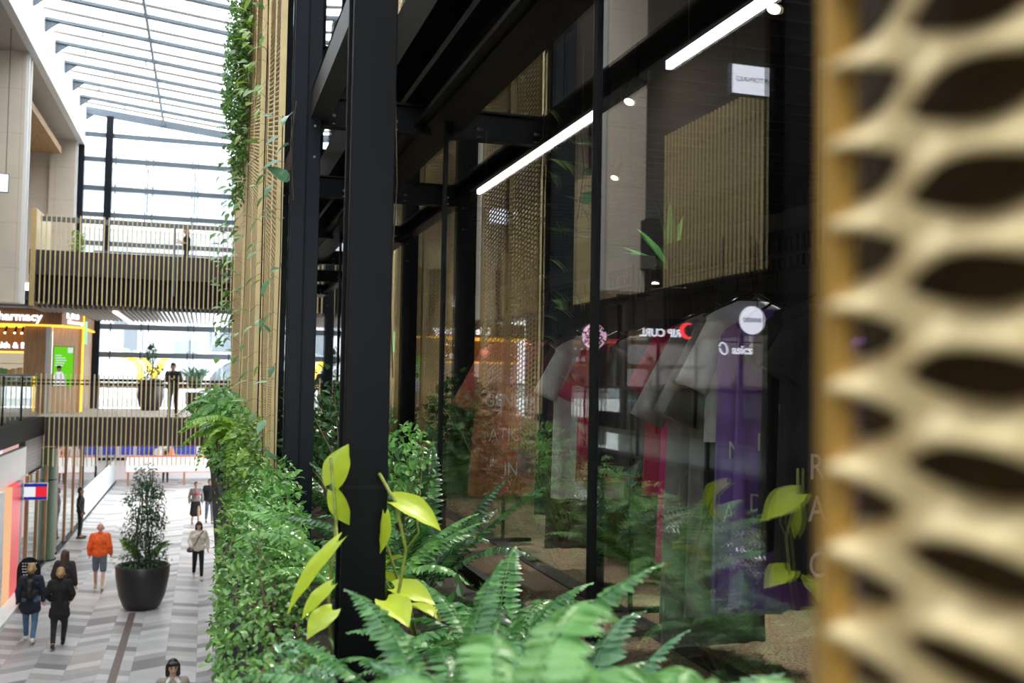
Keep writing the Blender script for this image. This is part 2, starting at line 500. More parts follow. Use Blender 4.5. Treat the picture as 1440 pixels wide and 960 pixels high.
# ------------------------------------------------ glazed end wall
gl = MB().box(-5.0, 1.6, Y1, Y1 + .02, 4.5, 16.1)
win2 = struct('window_2', gl, K['glass_roof'])
b = MB().box(-3.98, -3.72, Y1 - .35, Y1 - .05, 8.3, 16)
b.build('main_post', K['navy_steel'], win2)
MB().box(-4.3, -3.98, Y1 - .3, Y1 - .02, 4.5, 8.2).box(-4.98, -4.75, Y1 - .3, Y1 - .02, 8.3, 14.8).build('side_post', K['navy_steel'], win2)
for i, z in enumerate((15.3, 14.32, 13.18, 12.14, 11.0, 9.75)):
    MB().box(-4.9, 1.6, Y1 - .16, Y1 - .01, z - .11, z + .07).build('transom', K['bluegrey'], win2)
for z in (7.72, 6.62, 5.42):
    MB().box(-4.9, 1.6, Y1 - .2, Y1 - .01, z - .11, z + .1).build('transom', K['bluegrey'] if z > 6 else K['timber_dark'], win2)
mm = MB()
for x in (-2.4, -.6, 1.0): mm.box(x - .015, x + .015, Y1 - .04, Y1 + .03, 4.5, 16)
mm.build('glass_joint', K['bluegrey'], win2)
mm = MB()
for z in (14.32, 13.18, 12.14, 7.72, 6.62):
    for x in (-3.6, -2.47, -2.2, -.7, -.48, .9): mm.box(x - .02, x + .02, Y1 - .2, Y1 - .01, z - .2, z + .17)
mm.build('glass_clamp', K['bluegrey'], win2)
# gallery floor running to the end wall
struct('floor_middle_end', MB().box(-9, 1.5, 37.0, Y1, 4.15, 4.5), K['concrete'])
struct('ceiling_end', MB().box(-9.4, -4.75, 36.5, Y1, 8.3, 8.6), K['charcoal'])

# ------------------------------------------------ balustrade of the left gallery
t = thing('glass_balustrade', 'frameless dark tinted glass balustrade with black posts along the left gallery edge', 'balustrade', (-4.95, 10, 4.5))
for k in range(17):
    y = Y0 + .1 + k * 2.75
    if y > 33: break
    MB().box(-4.96, -4.94, y + .02, min(y + 2.7, 33.8), 4.52, 5.76).build('glass_panel', K['glass_rail'], t)
for k in range(17):
    y = Y0 + .1 + k * 2.75
    if y < 34: MB().box(-4.98, -4.92, y - .02, y + .02, 4.5, 5.78).build('post', K['black'], t)
MB().box(-4.99, -4.91, Y0, 33.9, 5.76, 5.81).build('handrail', K['black'], t)
# gold fin balustrades of the upper left gallery, one per bay
for j, (ya, yb) in enumerate(((-1.9, 6.8), (9.0, 17.9), (20.1, 29.0))):
    where = ('in the bay beside the viewer', 'in the bay with the nail bar sign', 'in the bay before the footbridges')[j]
    t = thing('fin_balustrade', 'upper left gallery balustrade of vertical gold fins ' + where, 'balustrade', (-5.3, (ya + yb) / 2, 7.8))
    m_ = MB(); n_ = int((yb - ya) / .142)
    for k in range(n_): m_.box(-5.64, -5.61, ya + k * .142, ya + k * .142 + .032, 7.75, 10.75)
    m_.build('fin_screen', K['gold_fin'], t)
    MB().box(-5.74, -5.69, ya, yb, 10.3, 10.36).box(-5.73, -5.67, ya, yb, 7.95, 8.03).build('handrail', K['black'], t)

# ------------------------------------------------ footbridges
def footbridge(name, label, loc, zf, ztop, zbot, up):
    ya, yb, xa, xb = 34.0, 37.4, -5.05, 1.4
    t = thing(name, label, 'footbridge', loc)
    MB().box(xa, xb, ya + .12, yb, zf - .25, zf).build('deck', K['concrete'], t)
    if up:
        MB().box(xa - .3, xb, ya + .1, ya + .16, 8.95, 9.72).build('grey_fascia', K['charcoal'], t)
        MB().box(xa - .3, xb, ya + .2, ya + .3, 8.1, 8.95).build('lower_fascia', K['black_matt'], t)
        MB().box(xa - .1, xb, yb - .1, yb, 8.1, 9.72).build('rear_fascia', K['charcoal'], t)
        s = MB()
        for k in range(44): s.box(xa - .2 + k * .148, xa - .2 + k * .148 + .04, ya + .1, Y1 - .5, 7.9, 8.03)
        s.build('soffit_slats', mat('taupe_slats', (.22, .19, .16), .5), t)
        MB().box(-2.9, -2.76, ya + .4, yb + 3, 7.84, 7.9).build('light_strip', emat('warm_strip', (1, .82, .66), 3), t)
        MB().box(.3, .42, ya + 1.6, ya + 1.72, 7.3, 7.9).build('hanging_lamp', K['led'], t)
        MB().box(xa - .25, xa - .1, ya - .06, ya + 3, 7.95, 11.0).build('end_plate', K['brass_frame'], t)
        MB().box(xa, xb, ya + .05, ya + .1, 10.62, 10.78).build('handrail', K['bluegrey'], t)
        MB().box(xa + 1.2, xb, yb - .05, yb, 10.1, 10.16).box(xa + 1.2, xb, yb - .04, yb - .01, 9.6, 9.63).build('rear_rail', K['bluegrey'], t)
    else:
        MB().box(xa, xb, ya + .1, ya + .16, 3.6, 4.48).build('grey_fascia', K['charcoal'], t)
        MB().box(xa, xb, ya + .25, yb, 3.55, 3.7).build('soffit', K['timber_dark'], t)
        MB().box(xa, xb, ya + .06, ya + .1, 5.5, 5.55).box(xa, xb, ya + .06, ya + .1, 5.62, 5.66).build('handrail', K['black'], t)
    n = 46
    for j in range(4):
        m_ = MB()
        for k in range(j * n // 4, (j + 1) * n // 4):
            x = xa + .02 + k * (xb - xa) / n
            m_.box(x, x + .032, ya - .02, ya + .03, zbot, ztop)
        m_.build('fin_screen', K['gold_fin'], t)
    for x in (-3.2, -1.05, .9): MB().box(x - .025, x + .025, ya + .05, ya + .1, zbot + .4, ztop - .2).build('post', K['bluegrey'], t)
    return t
footbridge('footbridge', 'upper footbridge with gold fins, dark deck edge and slatted soffit', (-1.8, 34, 8), 9.3, 10.84, 8.02, True)
footbridge('footbridge', 'lower footbridge with gold fins crossing the lane at first floor', (-1.8, 34, 3.5), 4.5, 5.84, 2.95, False)
# rear rail of the middle floor, in front of the end wall
t = thing('glass_balustrade', 'low clear balustrade with dark rail in front of the end window', 'balustrade', (-1, 41.8, 4.5))
MB().box(-4.2, 1.4, 41.78, 41.8, 4.5, 5.6).build('glass_panel', K['glass_roof'], t)
MB().box(-4.2, 1.4, 41.74, 41.84, 5.6, 5.66).build('handrail', K['black'], t)
# ---------------------------------------------------------------- right side: planter, steel frame, mesh panels, shopfront
struct('floor_shop', MB().box(1.4, 12, -2, 33, 4.1, 4.5), K['carpet'])
struct('wall_right_ground', MB().box(1.6, 1.9, Y0, 33.5, 0, 4.1), K['white'])
struct('wall_right_shop', MB().box(8.6, 8.9, -2, 33, 4.5, 8.8), K['charcoal'])
struct('wall_shop_near', MB().box(GX + .1, 8.6, -2.2, -2, 4.5, 8.8), K['charcoal'])
struct('wall_shop_far', MB().box(GX + .1, 8.6, 33, 33.3, 4.5, 8.8), K['charcoal'])
struct('ceiling_shop', MB().box(GX + .05, 9, -2, 33.3, 8.75, 9.2), K['black_matt'])
struct('wall_right_upper', MB().box(GX + .35, GX + .6, Y0, Y1, 9.2, 16.4), K['black_matt'])
struct('trim_6', MB().box(2.38, 2.52, -1.9, 32, 4.5, 4.512), K['black_matt'])
# the glazed shopfront: bays of 2.62 m
ybay = [3.62 + 2.62 * k for k in range(-2, 12)]
g = MB()
for a_, b_ in zip(ybay[:-1], ybay[1:]):
    g.box(GX, GX + .012, a_ + .02, b_ - .02, 4.55, 7.57)
win3 = struct('window_3', g, K['glass'])
for y in ybay: MB().box(GX - .012, GX + .045, y - .022, y + .022, 4.5, 7.57).build('mullion', K['black'], win3)
MB().box(GX - .04, GX + .11, ybay[0], ybay[-1], 4.5, 4.58).build('sill', K['black'], win3)
h = MB().box(GX - .1, GX + .2, ybay[0], 33, 7.56, 7.95).box(GX - .22, GX - .1, ybay[0], 33, 7.74, 7.79)
h.box(GX - .16, GX - .1, ybay[0], 33, 7.58, 7.61).box(GX - .3, GX - .1, ybay[0], 33, 7.95, 8.02).box(GX - .2, GX + .2, ybay[0], 33, 8.0, 8.5)
h.build('head_beam', K['black'], win3)
g = MB()
for a_, b_ in zip(ybay[:-1], ybay[1:]): g.box(GX, GX + .012, a_ + .02, b_ - .02, 8.5, 12.4)
win4 = struct('window_4', g, K['glass'])
for y in ybay: MB().box(GX - .05, GX + .1, y - .03, y + .03, 8.5, 12.4).build('mullion', K['black'], win4)
MB().box(GX - .06, GX + .1, ybay[0], 33, 12.4, 12.8).build('head_beam', K['black'], win4)

# planter trough
t = thing('planter_trough', 'long black steel planter trough in front of the shopfront glass', 'planter', (.8, 14, 4.2))
q = MB().box(.16, 1.38, .55, 32, 4.2, 4.24)
q.box(.14, .18, .5, 32, 4.2, 4.9).box(1.36, 1.40, .5, 32, 4.2, 4.9).box(.18, 1.36, .5, .55, 4.2, 4.9)
q.build('trough', K['black_matt'], t)
s = MB(); nx, ny = 10, 120; rs = random.Random(3)
vs = [(.18 + 1.18 * i / nx, .55 + 31.4 * j / ny, 4.83 + rs.uniform(-.02, .025)) for j in range(ny + 1) for i in range(nx + 1)]
s.add(vs, [(j * (nx + 1) + i, j * (nx + 1) + i + 1, (j + 1) * (nx + 1) + i + 1, (j + 1) * (nx + 1) + i) for j in range(ny) for i in range(nx)])
s.build('soil', K['soil'], t, smooth=True)

# steel columns with their brackets back to the facade
CX = .58; CYS = [3.65, 6.5, 9.1, 11.8, 14.5, 17.2, 19.9]
clab = ['thick black steel column standing nearest, among ferns and lime leaves',
        'second black steel column, beside the near edge of the gold mesh',
        'third black steel column, showing in the gap after the first mesh panel',
        'fourth black steel column behind the second gold mesh panel',
        'fifth black steel column behind the hanging ivy', 'sixth black steel column far along the planter', 'last black steel column far along the planter']
for i, y in enumerate(CYS):
    CX = .56 if i == 0 else .58
    hw = .08 if i < 1 else .088
    t = thing('steel_column', clab[i], 'column', (CX, y, 4.82))
    sh = MB().box(CX - hw, CX + hw, y - hw, y - hw + .022, 4.84, 13)          # front flange
    sh.box(CX - hw, CX + hw, y + hw - .022, y + hw, 4.84, 13)
    sh.box(CX - hw + .012, CX - hw + .03, y - hw + .022, y + hw - .022, 4.84, 13)
    sh.box(CX + hw - .03, CX + hw - .012, y - hw + .022, y + hw - .022, 4.84, 13)
    sh.build('shaft', K['black'] if i == 0 else K['navy_steel'], t, bevel=.004)
    if i == 0: MB().box(CX - hw - .004, CX + hw + .004, y - hw - .004, y - hw + .03, 5.5, 5.512).build('joint_band', K['black_matt'], t)
    if i: MB().box(CX - .006, CX + .006, y - hw - .006, y - hw, 4.84, 13).build('face_seam', K['black'], t)
    MB().box(CX - .15, CX + .15, y - .15, y + .15, 4.82, 4.85).build('base_plate', K['black'], t)
    for z in (7.62, 9.7):
        MB().box(CX + hw - .01, GX - .05, y + .0, y + .014, z - .09, z + .09).box(CX + hw - .01, GX - .05, y - .04, y + .05, z - .1, z - .086).box(CX + hw - .01, GX - .05, y - .04, y + .05, z + .086, z + .1).build('bracket_beam', K['black'], t)
    bl = MB()
    for z in (7.60, 7.54):
        for x in (CX + hw + .09, CX + hw + .5): bl.sphere((x, y - .004, z), .012, 8, 6)
    for z in ((7.3, 7.5) if i else ()):
        for dx in (.05,): bl.sphere((CX + dx, y - hw, z), .009, 8, 6)
    bl.build('bolts', K['lightsteel'], t)
# longitudinal beam joining the column heads
t = thing('steel_beam', 'black steel beam running along the column heads above the planter', 'beam', (.64, 10, 7.45))
MB().box(.60, .72, CYS[0] + .1, 21, 7.55, 7.57).box(.60, .62, CYS[0] + .1, 21, 7.57, 7.73).box(.60, .72, CYS[0] + .1, 21, 7.71, 7.73).build('angle_section', mat('sheen_dark_steel', (.03, .03, .03), .42, .0, var=.1, scale=8), t)  # greyer than the other black steel, its sheen put into the colour
t = thing('steel_beam', 'upper black steel beam running high above the planter', 'beam', (.64, 10, 9.7))
MB().box(.60, .74, CYS[0] + .1, 21, 9.7, 9.72).box(.6, .62, CYS[0] + .1, 21, 9.5, 9.7).build('angle_section', K['black'], t)

# expanded brass mesh panels: lens-shaped holes, staggered column by column, strips tilted like louvres
PZ, PW = .038, .082
def mesh_panel(x, ya, yb, za, zb, nu, nv, d=.007, PW=.082):
    m_ = MB(); ncol = int(math.ceil((yb - ya) / PW)); nrow = int((zb - za) / PZ) + 1
    hh = .0118 if nu > 8 else .0138
    for c in range(ncol):
        y_ = yb - (c + .5) * PW; u0 = .0
        for r in range(nrow):
            zb_ = za + r * PZ + (PZ / 2 if c % 2 else 0)
            o = len(m_.v)
            for i in range(nu + 1):
                u = i / nu * (.5 if c == 0 else 1); sw = math.sin(PI * u); hgt = hh * sw ** .8
                for j in range(nv + 1):
                    ph = j / nv
                    z = zb_ + hgt + (PZ - 2 * hgt) * ph
                    xx = x - d * (1 - 2 * ph) * sw
                    m_.v.append((xx, y_ + u * PW, z))
            for i in range(nu):
                for j in range(nv):
                    a = o + i * (nv + 1) + j
                    m_.f.append((a, a + nv + 1, a + nv + 2, a + 1))
    return m_
def brass_panel(label, x, ya, yb, za, zb, nu, nv, fw=.035, d=.007, PW=.082, ft=.022):
    t = thing('mesh_panel', label, 'screen panel', (x, (ya + yb) / 2, za))
    o = mesh_panel(x, ya + fw, yb - fw, za, zb, nu, nv, d, PW).build('expanded_mesh', K['brass'], t, smooth=True, raw=True)
    s_ = o.modifiers.new('thickness', 'SOLIDIFY'); s_.thickness = .003; s_.offset = 0
    fr = MB().box(x - ft, x + ft, ya, ya + fw, za - .05, zb + .05).box(x - ft, x + ft, yb - fw, yb, za - .05, zb + .05)
    fr.box(x - ft, x + ft, ya + fw, yb - fw, za - .05, za).box(x - ft, x + ft, ya + fw, yb - fw, zb, zb + .05)
    fr.build('frame', K['brass_frame'] if ft > .01 else mat('brass_edge_bounce_tint', (.72, .42, .10), .4, .4), t)  # thin near frame tinted amber, standing in for light bounced between brass faces
    return t
brass_panel('large blurred gold expanded mesh panel close up on the right', .29, -.62, .418, 5.05, 7.2, 14, 6, .013, .010, .086, .006)
MB().box(.3065, .309, -.6, .4175, 5.06, 7.19).build('backing_sheet', mat('dark_bronze_sheet', (.075, .042, .013), .5, .2), bpy.data.objects['mesh_panel'])
mt = brass_panel('first gold mesh panel beyond the second column', .47, 7.15, 8.85, 4.95, 12.2, 5, 2, .05)
MB().box(.46, .50, 7.95, 8.05, 4.95, 12.2).build('centre_rib', K['brass_frame'], mt)
mt = brass_panel('second gold mesh panel, half hidden by climbing leaves', .46, 9.75, 13.2, 4.95, 12.2, 4, 2, .05)
MB().box(.45, .49, 11.4, 11.5, 4.95, 12.2).build('centre_rib', K['brass_frame'], mt)
brass_panel('third gold mesh panel behind the hanging ivy', .45, 13.6, 18.2, 4.95, 12.2, 3, 2, .06)
# ---------------------------------------------------------------- plants
K['leaf_small'] = leafmat('small_glossy_leaf', (.05, .16, .03), (.24, .46, .11), .22)
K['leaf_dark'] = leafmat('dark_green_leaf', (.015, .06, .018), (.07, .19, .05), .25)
K['leaf_lime'] = leafmat('lime_green_leaf', (.38, .52, .02), (.56, .66, .05), .35)
K['leaf_fern'] = leafmat('fern_green', (.06, .22, .04), (.22, .46, .11), .3)
K['leaf_blue'] = leafmat('blue_green_leaf', (.10, .26, .13), (.19, .38, .20), .3)
K['leaf_ivy'] = leafmat('ivy_green', (.06, .18, .03), (.30, .5, .10), .3)
K['leaf_grey'] = leafmat('grey_green_leaf', (.10, .2, .14), (.2, .32, .22), .5)
K['leaf_middark'] = leafmat('mid_green_fern', (.035, .15, .035), (.13, .33, .09), .32)
K['leaf_pale'] = leafmat('pale_fern_green', (.14, .38, .09), (.28, .54, .18), .4)
K['stem'] = mat('plant_stem', (.09, .12, .03), .6, var=.3, scale=20)
K['twig'] = mat('brown_twig', (.10, .06, .03), .8, var=.3, scale=20)

def leaf(m_, p, d, n, L, W, fold=.25, droop=.25, kind='oval'):
    """one leaf: base p, direction d, upper side n"""
    d = d.normalized(); x = d.cross(n)
    if x.length < 1e-4: x = d.orthogonal()
    x.normalize(); n = x.cross(d).normalized()
    if kind == 'oval': prof = ((0, 0), (.18, .62), (.45, 1), (.75, .66), (1, 0))
    elif kind == 'heart': prof = ((-.08, .3), (.08, .85), (.3, 1), (.65, .66), (1, 0))
    elif kind == 'lance': prof = ((0, .1), (.25, .9), (.5, 1), (.8, .5), (1, 0))
    else: prof = ((0, 0), (.5, 1), (1, 0))
    o = len(m_.v); k = len(prof)
    for t, w_ in prof:
        c = p + d * (t * L) - n * (droop * L * t * t)
        h = n * (fold * W * .5 * w_)
        m_.v.append(tuple(c - x * (w_ * W / 2) + h)); m_.v.append(tuple(c)); m_.v.append(tuple(c + x * (w_ * W / 2) + h))
    for i in range(k - 1):
        a = o + i * 3
        m_.f.append((a, a + 1, a + 4, a + 3)); m_.f.append((a + 1, a + 2, a + 5, a + 4))

def rdir(r, up=.3, out=None):
    v = Vector((r.uniform(-1, 1), r.uniform(-1, 1), r.uniform(-1, 1) + up))
    if out is not None: v += out
    return v.normalized()

def shrub(name, label, cat, base, blobs, n, L, W, m, seed=1, kind='oval', group=None, stems=6, parent=None, clip=None):
    """leafy plant: leaves spread over a few ellipsoids (cx,cy,cz,rx,ry,rz)"""
    r = random.Random(seed); f_ = MB(); st = MB()
    tot = sum(b[3] * b[4] * b[5] for b in blobs) ** 1
    for b in blobs:
        c = Vector(b[:3]); cnt = int(n * (b[3] * b[4] * b[5]) / tot)
        for _ in range(cnt):
            u = rdir(r, 0); k = r.random() ** .45
            p = c + Vector((u.x * b[3], u.y * b[4], u.z * b[5])) * k
            if clip and not clip(p): continue
            out = (p - c); out = out.normalized() if out.length > 1e-4 else Vector((0, 0, 1))
            d = (out * .8 + rdir(r, -.1)).normalized()
            nrm = (Vector((0, 0, 1)) + out * .5 + rdir(r, 0) * .6).normalized()
            s_ = r.uniform(.65, 1.15)
            leaf(f_, p, d, nrm, L * s_, W * s_, .3, .2, kind)
        for k in range(stems):
            u = rdir(r, .3); e = c + Vector((u.x * b[3], u.y * b[4], u.z * b[5])) * .85
            bs = Vector(base) + Vector((r.uniform(-.04, .04), r.uniform(-.04, .04), 0))
            mid = (bs + e) / 2 + rdir(r, .5) * .08
            st.tube([bs, (bs + mid) / 2 + rdir(r, 0) * .03, mid, e], [.008, .007, .005, .002], 5)
    t = thing(name, label, cat, base, 0, group) if parent is None else parent
    f_.build('foliage', m, t, smooth=False, raw=True)
    st.build('stems', K['twig'], t, smooth=True)
    return t

def frond_mb(L, npair, wid, arch, seed, taper=.9, cut=.1):
    """feather-shaped frond along +X, rising then arching down"""
    r = random.Random(seed); m_ = MB(); pts = []
    for i in range(13):
        t = i / 12
        pts.append(Vector((L * (.85 * t - .06 * t * t), 0, L * (1.05 * t - arch * 1.15 * t * t))))
    m_.tube(pts, [.0035 * (1 - .7 * i / 12) for i in range(13)], 5)
    for i in range(npair):
        t = cut + (1 - cut) * (i + .5) / npair
        k = t * 12; a = pts[min(int(k), 11)]; b = pts[min(int(k) + 1, 12)]
        p = a.lerp(b, k - int(k)); d = (b - a).normalized(); n = Vector((-d.z, 0, d.x))
        w_ = wid * math.sin(PI * min(.97, (t * .86 + .16))) ** .8 * taper
        for sgn in (-1, 1):
            dd = (Vector((0, sgn, 0)) + d * .35 - n * r.uniform(.05, .3)).normalized()
            leaf(m_, p, dd, n + rdir(r, 0) * .15, w_ * r.uniform(.9, 1.08), L * 1.05 / npair * .95, .15, .25, 'lance')
    return m_

def fern(label, loc, L, nf, npair, wid, m, seed, arch=.75, group=None, rz=0, spread=(0, 2 * PI), tilt=.3, trunk=0):
    t = thing('potted_fern' if False else 'fern', label, 'fern', (0, 0, 0), 0, group)
    r = random.Random(seed)
    protos = [frond_mb(L, npair, wid, arch + .15 * k, seed + k).build('frond', m, None, raw=True) for k in range(3)]
    for i in range(nf):
        if i < 3: o = protos[i]
        else: o = protos[i % 3].copy(); COL.objects.link(o)
        o.parent = t
        a = spread[0] + (spread[1] - spread[0]) * (i + r.uniform(-.3, .3)) / nf
        o.rotation_euler = (r.uniform(-.35, .35), -r.uniform(-.2, .55) * tilt * 2, a)
        s_ = r.uniform(.75, 1.1); o.scale = (s_, s_, s_)
        o.location = (.02 * math.cos(a), .02 * math.sin(a), 0)
    if trunk: MB().tube([(0, 0, -trunk), (.01, 0, -trunk / 2), (0, 0, .02)], [.05, .045, .03], 9).build('trunk', K['twig'], t, smooth=True)
    t.location = loc; t.rotation_euler[2] = rz
    return t

SZ = 4.84
# near ferns, out of focus along the bottom of the view
fern('blurred fern nearest the viewer at the bottom centre of the planter', (.33, 1.1, SZ + .52), .56, 21, 22, .07, K['leaf_pale'], 11, .74, trunk=.52, tilt=.12, spread=(-1.9, 2.0))
fern('broad pale fern at the planter rim left of the nearest column', (.24, 1.55, SZ), .62, 15, 26, .07, K['leaf_grey'], 12, .7)
fern('large soft fern between the blurred front fern and the glass', (.56, 1.3, SZ + .43), .5, 19, 22, .065, K['leaf_pale'], 13, .78, trunk=.43, tilt=.12, spread=(-.6, 3.9))
fern('dark layered fern in front of the glass to the right of the nearest column', (.62, 2.5, SZ + .05), .72, 22, 28, .08, K['leaf_middark'], 14, .42, tilt=.3)
fern('blue green fern with long fronds leaning against the first glass pane', (.84, 2.2, SZ + .05), .7, 13, 18, .09, K['leaf_blue'], 15, .45, tilt=.3)
fern('bright green fern behind the nearest column foot', (.7, 4.5, SZ), .75, 16, 24, .09, K['leaf_fern'], 16, .4)
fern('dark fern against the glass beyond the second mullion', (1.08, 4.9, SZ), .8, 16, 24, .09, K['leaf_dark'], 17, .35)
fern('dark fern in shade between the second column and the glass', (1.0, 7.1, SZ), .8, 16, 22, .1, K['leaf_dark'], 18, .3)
fern('yellow green fern drooping over the trough below the mesh panels', (.36, 8.6, SZ + .45), .75, 12, 24, .12, leafmat('yellow_green_fern', (.12, .3, .02), (.3, .5, .05)), 19, .8, spread=(2.2, 4.6))  # yellow-green is the leaf's own colour
fern('feathery fern high in the spill of plants beyond the mesh panels', (.3, 11.2, SZ + .6), .75, 14, 24, .11, K['leaf_fern'], 20, .8, spread=(1.8, 4.9))
fern('dark green fern at the foot of the first thin mullion', (.98, 3.35, SZ), .62, 18, 24, .085, K['leaf_middark'], 33, .5)
fern('low dark fern in the middle of the trough behind the front ferns', (.8, 2.9, SZ), .55, 16, 22, .08, K['leaf_dark'], 34, .6)
# leafy shrubs spilling over the lane side of the trough
shrub('shrub', 'fine leaved shrub spilling over the trough edge nearest the lane', 'shrub', (.3, 4.0, SZ), [(.22, 3.9, 4.93, .2, .55, .25), (.32, 4.6, 5.0, .18, .5, .3)], 1900, .034, .02, K['leaf_small'], 21)
shrub('shrub', 'loose shrub with tiny leaves hanging below the trough edge', 'shrub', (.2, 2.9, SZ), [(.13, 2.75, 4.78, .12, .4, .25), (.24, 3.0, 4.95, .18, .4, .18)], 1300, .03, .019, K['leaf_small'], 22)
shrub('shrub', 'bushy green shrub at the foot of the second column', 'shrub', (.35, 5.6, SZ), [(.36, 5.6, 5.0, .22, .7, .32), (.42, 6.1, 5.1, .16, .5, .35)], 1900, .05, .03, K['leaf_fern'], 23)
shrub('shrub', 'pale blue green plant with rounded leaves beside the nearest column', 'shrub', (.36, 2.9, SZ), [(.3, 2.9, 5.0, .12, .25, .16)], 170, .036, .022, K['leaf_blue'], 24)
shrub('shrub', 'leafy shrub below the first mesh panel', 'shrub', (.3, 7.6, SZ), [(.36, 7.4, 5.05, .16, .7, .4), (.34, 8.4, 5.2, .17, .6, .45)], 1500, .06, .035, K['leaf_ivy'], 25)
shrub('shrub', 'tall loose shrub below the second mesh panel leaning out over the lane', 'shrub', (.2, 10.5, SZ), [(.27, 10.4, 5.25, .2, .8, .45), (.15, 11.4, 5.5, .2, .6, .3)], 1300, .07, .04, K['leaf_fern'], 26)
shrub('shrub', 'round leaved plant reaching furthest out over the lane', 'shrub', (.15, 12.4, SZ), [(.08, 12.4, 5.48, .2, .6, .22), (-.06, 12.7, 5.38, .12, .4, .12), (.25, 12.6, 5.1, .2, .9, .4)], 900, .1, .075, K['leaf_ivy'], 27)
shrub('shrub', 'mass of foliage at the far part of the trough', 'shrub', (.4, 15, SZ), [(.35, 14.6, 5.1, .25, 1.6, .5), (.35, 17.5, 5.1, .25, 1.6, .5)], 1600, .1, .06, K['leaf_fern'], 28)
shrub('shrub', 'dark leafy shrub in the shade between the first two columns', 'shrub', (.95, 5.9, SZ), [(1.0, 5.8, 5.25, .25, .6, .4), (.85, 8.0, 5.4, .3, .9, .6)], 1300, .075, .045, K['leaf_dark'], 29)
shrub('shrub', 'bright leafy shrub seen through the gap right of the nearest column', 'shrub', (1.05, 5.0, SZ), [(1.05, 5.4, 5.35, .16, .4, .34)], 500, .055, .028, K['leaf_fern'], 30)
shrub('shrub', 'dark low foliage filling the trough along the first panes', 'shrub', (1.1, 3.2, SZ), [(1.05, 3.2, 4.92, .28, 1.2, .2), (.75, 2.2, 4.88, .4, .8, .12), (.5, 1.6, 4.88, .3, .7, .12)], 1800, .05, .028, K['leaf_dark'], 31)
for i, (y, nm) in enumerate(((5.2, 'below the bushy shrub'), (6.6, 'left of the second column foot'), (8.0, 'under the first mesh panel'), (9.6, 'under the second mesh panel'), (11.4, 'under the feathery fern'), (13.6, 'at the far planter edge'))):
    shrub('trailing_plant', 'small leaved trailing plant draped over the trough edge ' + nm, 'plant', (.2, y, SZ), [(.13 + .03 * min(i, 3), y - .3, 4.72, .08, .75, .32), (.18 + .04 * min(i, 3), y + .3, 4.88, .09, .7, .24)], 700, .045, .028, (K['leaf_small'], K['leaf_ivy'], K['leaf_fern'])[i % 3], 90 + i, stems=3)
# broad pale leaves low at the rim
t = thing('broad_leaf_plant', 'low plant with broad pale blue green leaves at the trough rim', 'plant', (.16, 2.0, SZ))
st = MB(); r = random.Random(5)
for k, (x, y, z, dx, dy, L) in enumerate(((.06, 2.0, 5.02, -1, -.2, .15), (.09, 1.95, 4.97, -1, -.5, .14), (.14, 2.1, 5.08, -.8, -.5, .16), (.05, 1.75, 4.86, -1, -.4, .15), (.16, 1.85, 5.06, -.7, -.7, .13), (.1, 2.2, 5.1, -.9, .2, .14))):
    m_ = MB(); leaf(m_, Vector((x, y, z)), Vector((dx, dy, -.25)), Vector((0, -.25, 1)), L, L * .55, .18, .2)
    m_.build('leaf', K['leaf_blue'], t, smooth=True, raw=True)
    st.tube([(.18, 2.0, SZ), ((x + .18) / 2, (y + 2) / 2, z + .02), (x, y, z)], .003, 5)
st.build('stems', K['stem'], t)
# lime philodendron twined round the nearest column
def big_leaf(p, d, n, L, W, parent, m, name='leaf', droop=.3, fold=.3):
    d = Vector(d).normalized(); n = Vector(n); x = d.cross(n).normalized(); n = x.cross(d); m_ = MB(); p = Vector(p)
    N, Q = 16, 8
    for i in range(N + 1):
        t = i / N
        w_ = W / 2 * 1.18 * (math.sin(PI * min(1, t * .9 + .1)) ** .8) * (1.12 - .3 * t) * (1 if t < .7 else (1 - (t - .7) * .9))
        c = p + d * (L * t) - n * (droop * L * t * t)
        for j in range(-Q // 2, Q // 2 + 1):
            s_ = j / (Q / 2)
            back = d * (-.14 * L * (abs(s_) ** 1.5) * max(0, 1 - t * 3))
            q = c + x * (s_ * w_) + n * (fold * w_ * s_ * s_) + back + n * (.0015 * math.sin(t * 18) * abs(s_))
            m_.v.append(tuple(q))
    for i in range(N):
        for j in range(Q):
            a = i * (Q + 1) + j; m_.f.append((a, a + 1, a + Q + 2, a + Q + 1))
    return m_.build(name, m, parent, smooth=True, raw=True)
t = thing('philodendron', 'lime green philodendron with large leaves climbing round the nearest column', 'plant', (.55, 3.5, SZ))
for p, d, n, L, W in (
    ((.645, 3.45, 5.47), (1, -.2, -.35), (.15, -.6, .8), .19, .10), ((.435, 3.5, 5.53), (.2, -.25, 1), (-.5, -.8, .1), .14, .085),
    ((.62, 3.5, 5.42), (.05, -.1, -1), (.4, -.9, .1), .14, .04), ((.44, 3.5, 5.5), (.35, -.1, -1), (-.5, -.8, .3), .13, .06),
    ((.43, 3.3, 5.36), (-.75, -.3, -.65), (-.4, -.6, .7), .26, .05), ((.40, 3.2, 5.24), (-.7, -.2, -.5), (-.2, -.6, .8), .13, .045),
    ((.66, 3.5, 5.16), (.9, -.5, -.1), (0, -.5, .9), .15, .09), ((.61, 3.4, 5.14), (.3, -.8, -.1), (0, -.4, .9), .15, .1),
    ((.42, 3.3, 5.14), (-.5, -.5, -.2), (0, -.4, .9), .13, .07),
    ((.62, 4.05, 5.45), (.5, .7, -.5), (.2, .7, .6), .16, .11), ((.7, 4.1, 5.1), (.5, .5, .4), (-.3, .3, .9), .16, .1)):
    big_leaf(p, d, n, L, W, t, K['leaf_lime'])
s = MB()
s.tube([(.6, 3.5, SZ), (.66, 3.47, 5.1), (.69, 3.46, 5.3), (.645, 3.45, 5.47), (.6, 3.52, 5.56)], .006, 7)
